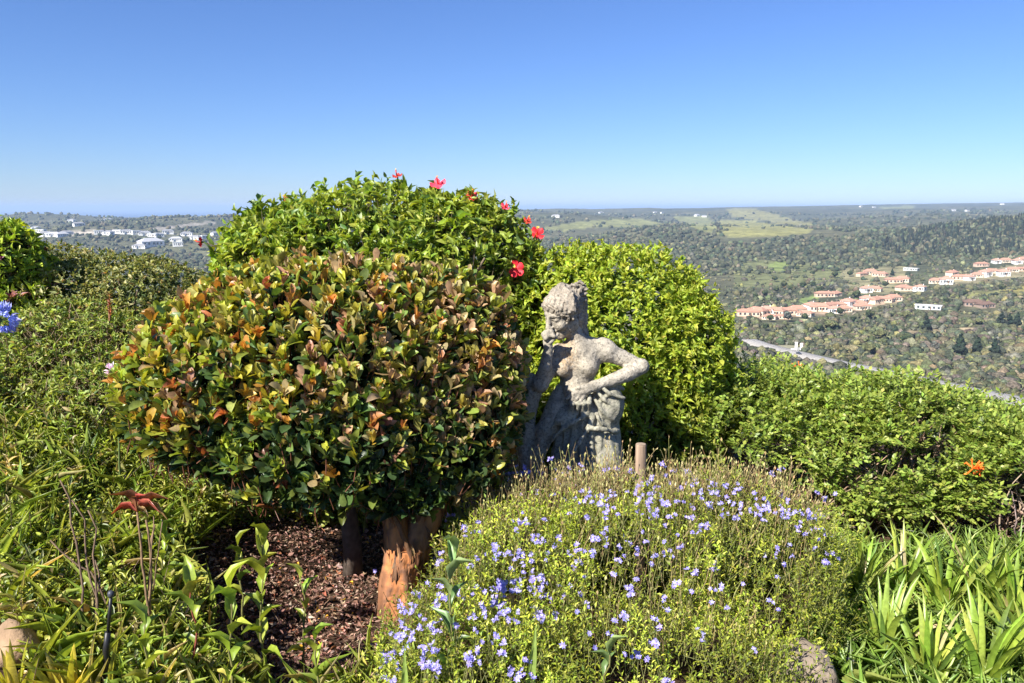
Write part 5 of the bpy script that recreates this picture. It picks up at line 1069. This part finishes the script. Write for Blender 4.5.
shoot('grey_green_stem', 'tall grey green leafy stem rising left of centre among the blue flowers', at(450, 690, 2.45), at(455, 555, 2.5), 11, .12, .24, GP, rng); shoot('grey_green_stem', 'short pale green leafy stem at the bottom centre among the blue flowers', at(612, 700, 2.3), at(610, 655, 2.3), 7, .09, .24, GP, rng)
for px, py, tpx, tpy, lab in ((515, 690, 538, 630, 'single broad grass blade leaning right at the bottom centre'), (402, 690, 405, 652, 'single upright grass blade among the lowest blue flowers')):
    b = at(px, py, 2.35); b[2] = G(b[0], b[1]); t_ = at(tpx, tpy, 2.35); root = thing('grass_blade', lab, 'grass blade', b); mb = MB(); leaves(mb, 'st', [b, b], [t_ - b, (t_ - b) * .7 + [.05, 0, 0]], [(.2, -1, .3)] * 2, [np.linalg.norm(t_ - b), .2], [.085, .07], [(.16, .22, .05), (.13, .18, .04)], [.3, .5]); mb.build('blade', STRAP, root)

# --- reddish topped dry stalks, sprinkler riser, agapanthus and pink flower
def rg(px, py, Y): b = at(px, py, Y); b[2] = G(b[0], b[1]); return b
SY2 = 2.75
rb = rg(150, 655, SY2); reds = thing('red_leaf_stalk', 'bare brown stalks topped by a spray of long reddish leaves', 'plant', rb)
mb = MB(); tops = [at(137, 512, SY2), at(146, 520, SY2), at(155, 525, SY2 + .05)]
for t_ in tops: tube(mb, bend_path(rb + rng.normal(size=3) * [.02, .02, 0], t_, 10, rng, .006), np.linspace(.0055, .0035, 10), 6, (.22, .14, .08))
for t_ in tops[1:]: tube(mb, bend_path((rb + t_) / 2, t_ + [.03, 0, .02], 6, rng, .006), np.linspace(.003, .002, 6), 5, (.2, .13, .08))
mb.build('stems', TWIG, reds); mb = MB(); c = tops[0]
D = np.array([(-1, -.2, .15), (-.8, .1, .05), (-.4, -.3, .7), (0, -.3, .9), (.35, -.2, .75), (.8, -.3, .25), (1, 0, -.1), (.6, .3, .3), (-.2, .3, .8), (.9, -.5, 0.05)])
leaves(mb, 'la', np.repeat([c], len(D), 0), D, UP - D * .4, rng.uniform(.06, .125, len(D)), .10, pick(rng, [(2, (.24, .10, .055)), (2, (.23, .14, .06)), (1, (.32, .08, .06))], len(D)), 2.2)
mb.build('red_leaves', STRAP, reds)
db = rg(110, 670, 2.6); dst = thing('dry_stalks', 'cluster of thin bare dark brown stalks left of the red topped ones', 'dry plant', db); mb = MB()
for tx, ty in ((88, 510), (72, 500), (60, 480), (95, 560), (50, 540)): tube(mb, bend_path(db + rng.normal(size=3) * [.05, .04, 0], at(tx, ty, 2.75), 10, rng, .012), np.linspace(.0055, .0025, 10), 6, (.15, .10, .065))
mb.build('stems', TWIG, dst)
BLK = mat_tint('black_plastic', .45, 20, .1, spec=.5); sb = rg(106, 690, 2.45); sp_ = thing('sprinkler_riser', 'thin black irrigation sprinkler riser standing in the weeds at the bottom left', 'sprinkler', sb)
mb = MB(); t0, t1, t2 = at(106, 650, 2.45), at(108, 632, 2.45), at(111, 596, 2.46); tube(mb, np.array([sb - UP * .03, t0, t1]), [.0105, .0105, .0095], 10, (.012, .012, .014)); mb.build('socket', BLK, sp_)
mb = MB(); tube(mb, np.array([t1 - UP * .002, (t1 + t2) / 2, t2]), .0055, 8, (.014, .014, .016)); mb.build('pipe', BLK, sp_)
mb = MB(); tube(mb, np.array([t2 - UP * .004, t2 + UP * .004, t2 + UP * .012, t2 + UP * .018]), [.008, .0105, .0105, .006], 10, (.05, .055, .07)); mb.build('nozzle', BLK, sp_)
def umbel(name, label, base, c, R, n, col, rng, fl=.035, headw=.3):
    base = np.array([base[0], base[1], G(base[0], base[1])]); root = thing(name, label, 'flower', base); mb = MB(); tube(mb, bend_path(base, c, 9, rng, .006), np.linspace(.006, .0045, 9), 7, (.12, .17, .05)); mb.build('stem', TWIG, root)
    mb, m2 = MB(), MB(); D = nrm(rng.normal(size=(n, 3)) + [0, 0, .35])
    for d in D:
        e = c + d * R * rng.uniform(.75, 1.05); tube(m2, np.array([c, e]), [.0013, .0011], 4, (.14, .2, .08), cap=False); x_ = nrm(np.cross(d, UP + .01)); y_ = np.cross(x_, d); a = np.arange(6) * 1.0472
        leaves(mb, 'la', np.repeat([e], 6, 0), d * 1.0 + headw * (np.cos(a)[:, None] * x_ + np.sin(a)[:, None] * y_), np.cos(a)[:, None] * -x_ - np.sin(a)[:, None] * y_ + d * .3, fl * rng.uniform(.8, 1.1, 6), .3, pick(rng, col, 6, .1), -1.2)
    m2.build('flower_stalks', TWIG, root); mb.build('florets', FLM, root)
umbel('agapanthus', 'blue agapanthus flower head on a tall stem at the left edge', at(-25, 500, 3.2), at(0, 319, 3.2), .042, 26, [(2, (.24, .28, .55)), (1, (.34, .38, .62)), (1, (.44, .46, .66))], rng)
umbel('pink_flower', 'small pale pink flower head on a thin dark stem left of the bronze shrub', at(114, 430, 3.9), at(114, 370, 3.85), .026, 16, [(2, (.62, .46, .55)), (1, (.7, .6, .66))], rng, .022, .6)
c = at(109, 300, 5.0); b = c.copy(); b[2] = G(b[0], b[1]); rs = thing('red_succulent', 'upright red leaved succulent spike in front of the olive hedge', 'plant', b); mb = MB(); tube(mb, bend_path(b, c, 8, rng, .02), np.linspace(.012, .008, 8), 6, (.25, .12, .07)); mb.build('stem', TWIG, rs)
k = 30; z = np.linspace(-.10, .04, k); a = np.arange(k) * 2.4; h = np.stack([np.cos(a), np.sin(a), .9 + 0 * a], 1); mb = MB(); leaves(mb, 'ov', c + UP * z[:, None], h, UP - h * .4, .035, .42, pick(rng, [(2, (.20, .05, .035)), (1, (.26, .10, .06)), (2, (.17, .15, .05))], k), 1); mb.build('leaves', STRAP, rs)

# --- ground cover of the bank: many small sprigs, grass, dead twigs (uncountable)
rng = np.random.default_rng(808)
def scatter_near(n, reg, dens):
    out = []
    while sum(len(o) for o in out) < n:
        px = rng.uniform(reg[0], reg[2], n); Y = rng.uniform(reg[1], reg[3], n); x = (px - 512) / FPX * Y; p = np.stack([x, Y], 1); out.append(p[dens(p)])
    p = np.concatenate(out)[:n]; return np.c_[p, H(p[:, 0], p[:, 1])]
def mulch(p):   # the bare bed under the bronze shrub
    x, y = p[:, 0], p[:, 1]; q = ((x + .80) / .66) ** 2 + ((y - 3.60) / 1.05) ** 2; q2 = ((x + 1.12) / .46) ** 2 + ((y - 3.75) / .75) ** 2
    return (np.minimum(q, q2) < 1 + .35 * vnoise(p, .22, 91, 2))
CLEAR = [(*at(14, 678, 2.36)[:2], .2), (*at(66, 672, 2.40)[:2], .2), (*at(12, 648, 2.55)[:2], .16)]
def dens_l(p):
    ok = ~mulch(p) & (p[:, 0] < -.28)
    for cx, cy, r in CLEAR: ok &= np.hypot(p[:, 0] - cx, p[:, 1] - cy + r * .6) > r
    return ok
mb = MB(); P = scatter_near(5200, (-40, 2.15, 430, 6.3), dens_l); n = len(P)
ht = rng.uniform(.05, .21, n) * (1 + .5 * smooth(3, 5, P[:, 1])) * np.where(P[:, 0] > -.9, .55, 1); ax = nrm(np.stack([rng.normal(size=n) * .35, rng.normal(size=n) * .35 - .05, np.ones(n)], 1)); big = vnoise(P[:, :2], .6, 95, 2)
pal = [(4, (.19, .225, .03)), (3, (.135, .175, .025)), (3.4, (.25, .265, .04)), (.8, (.07, .105, .022)), (1.2, (.15, .175, .08)), (1.2, (.30, .25, .12))]
x = nrm(np.cross(ax, rng.normal(size=(n, 3)))); y = np.cross(ax, x); tone = (.75 + .5 * rng.random((n, 1)) + .25 * big[:, None]); kind = rng.random(n)
cb = pick(rng, pal, n)
for q in range(13):
    t = (.25 + .75 * q / 12); a = q * 2.4 + rng.normal(size=n) * .3; rd = np.cos(a)[:, None] * x + np.sin(a)[:, None] * y
    LL = np.where(kind < .5, .034, .060) * rng.uniform(.6, 1.2, n); m = rng.random(n) < .9
    leaves(mb, 'la', (P + ax * (ht * t)[:, None])[m], (rd + ax * (.3 + .9 * t) + rng.normal(size=(n, 3)) * .2)[m], (ax - rd * .4)[m], LL[m], np.where(kind < .5, .42, .2)[m], (cb * tone * rng.uniform(.8, 1.2, (n, 1)))[m], 1.2)
stems(mb, P, P + ax * ht[:, None], .0018, pick(rng, [(1, (.16, .15, .06)), (1, (.14, .08, .05))], n))
P = scatter_near(5200, (-40, 2.15, 430, 5.8), dens_l); n = len(P); ax = nrm(np.stack([rng.normal(size=n) * .5, rng.normal(size=n) * .5, np.ones(n)], 1)); ht = rng.uniform(.03, .20, n); cb = pick(rng, [(3, (.27, .29, .04)), (3, (.20, .25, .035)), (1, (.14, .19, .06)), (.6, (.33, .24, .09))], n)
for q in range(9):
    rd = rng.normal(size=(n, 3)); leaves(mb, 'ov', P + ax * (ht * (.3 + .7 * q / 8))[:, None] + rng.normal(size=P.shape) * .02, rd * [1, 1, .4] + ax * .5, ax + rd * .2, .023 * rng.uniform(.6, 1.4, n), .55, cb * rng.uniform(.8, 1.2, (n, 1)), 1.0)
tag(mb.build('ground_cover', STRAP, None, (-2, 3.5, 0)), kind='stuff')
mb = MB(); P = scatter_near(1150, (-40, 2.1, 440, 5.4), lambda p: (dens_l(p) | ((p[:, 0] >= -.28) & (p[:, 0] < -.2))) & (vnoise(p, .5, 97, 2) + .5 * rng.random(len(p)) > -.05) & (rng.random(len(p)) < .5 + .5 * ((p[:, 0] > -1.2) & (p[:, 1] < 3.1)))); n = len(P); nb = 5
for q in range(nb):
    D = np.stack([rng.normal(size=n) * .4, rng.normal(size=n) * .4, np.ones(n)], 1); leaves(mb, 'st', P + rng.normal(size=P.shape) * [.012, .012, 0], D, np.cross(D, rng.normal(size=D.shape)), rng.uniform(.10, .28, n), rng.uniform(.028, .06, n), pick(rng, [(3, (.19, .24, .035)), (2.5, (.25, .28, .055)), (1.4, (.32, .28, .12)), (1, (.12, .17, .03))], n), rng.uniform(.3, 2.2, n))
P = scatter_near(650, (830, 2.2, 1080, 4.1), lambda p: (p[:, 0] > .8) & (np.hypot(p[:, 0] - .98, p[:, 1] - 2.55) > .32)); n = len(P)
for q in range(6):
    D = np.stack([rng.normal(size=n) * .4, rng.normal(size=n) * .4, np.ones(n)], 1); leaves(mb, 'st', P + rng.normal(size=P.shape) * [.012, .012, 0], D, np.cross(D, rng.normal(size=D.shape)), rng.uniform(.08, .24, n), rng.uniform(.06, .12, n), pick(rng, [(3, (.12, .18, .03)), (2, (.17, .22, .05)), (1, (.07, .11, .025))], n), rng.uniform(.3, 2.2, n))
tag(mb.build('grass', STRAP, None, (0, 3, 0)), kind='stuff')
mb = MB(); P = scatter_near(1300, (-40, 2.2, 470, 6.0), lambda p: (p[:, 0] < -.2)); n = len(P); D = np.stack([rng.normal(size=n) * .8, rng.normal(size=n) * .8, rng.uniform(.1, 1.4, n)], 1); L_ = rng.uniform(.08, .30, n)
low = mulch(P[:, :2]); D[low, 2] *= .12; L_[low] *= .5
stems(mb, P + UP * .01, P + nrm(D) * L_[:, None], .0019, pick(rng, [(2, (.24, .17, .11)), (2, (.15, .10, .065)), (1, (.36, .29, .2))], n), rng.normal(size=P.shape) * .015); tag(mb.build('dry_twigs', TWIG, None, (-1.5, 3.5, 0)), kind='stuff')
mb = MB(); P = scatter_near(9500, (150, 2.6, 500, 5.0), lambda p: mulch(p) | ((p[:, 0] > -1.6) & (p[:, 0] < .1) & (rng.random(len(p)) < .12))); n = len(P); D = rng.normal(size=(n, 3)) * [1, 1, .35]
leaves(mb, 'ov', P + UP * rng.uniform(0, .02, n)[:, None], D, UP + rng.normal(size=(n, 3)) * .5, rng.uniform(.008, .036, n), rng.uniform(.25, .6, n), pick(rng, [(3, (.16, .085, .065)), (3, (.11, .06, .045)), (2, (.23, .145, .11)), (1, (.25, .10, .055)), (1.0, (.30, .22, .17)), (.08, (.5, .26, .03))], n), rng.uniform(-2, 3, n)); tag(mb.build('leaf_litter', mat_leaf('dead_leaf', .8, .08, .2), None, (-1, 3.7, 0)), kind='stuff')
# fill below the right hedge and behind the mound
mb = MB(); P = scatter_near(1500, (440, 3.7, 860, 4.5), lambda p: p[:, 0] > -.35); n = len(P); ax = nrm(np.stack([rng.normal(size=n) * .4, rng.normal(size=n) * .4, np.ones(n)], 1)); ht = rng.uniform(.06, .2, n)
for q in range(9):
    rd = rng.normal(size=(n, 3)); leaves(mb, 'la', P + ax * (ht * (q + 1) / 9)[:, None], rd + ax, ax - rd * .3, .05 * rng.uniform(.6, 1.3, n), .4, pick(rng, pal, n), 1.2)
tag(mb.build('ground_cover', STRAP, None, (.7, 4, 0)), kind='stuff')
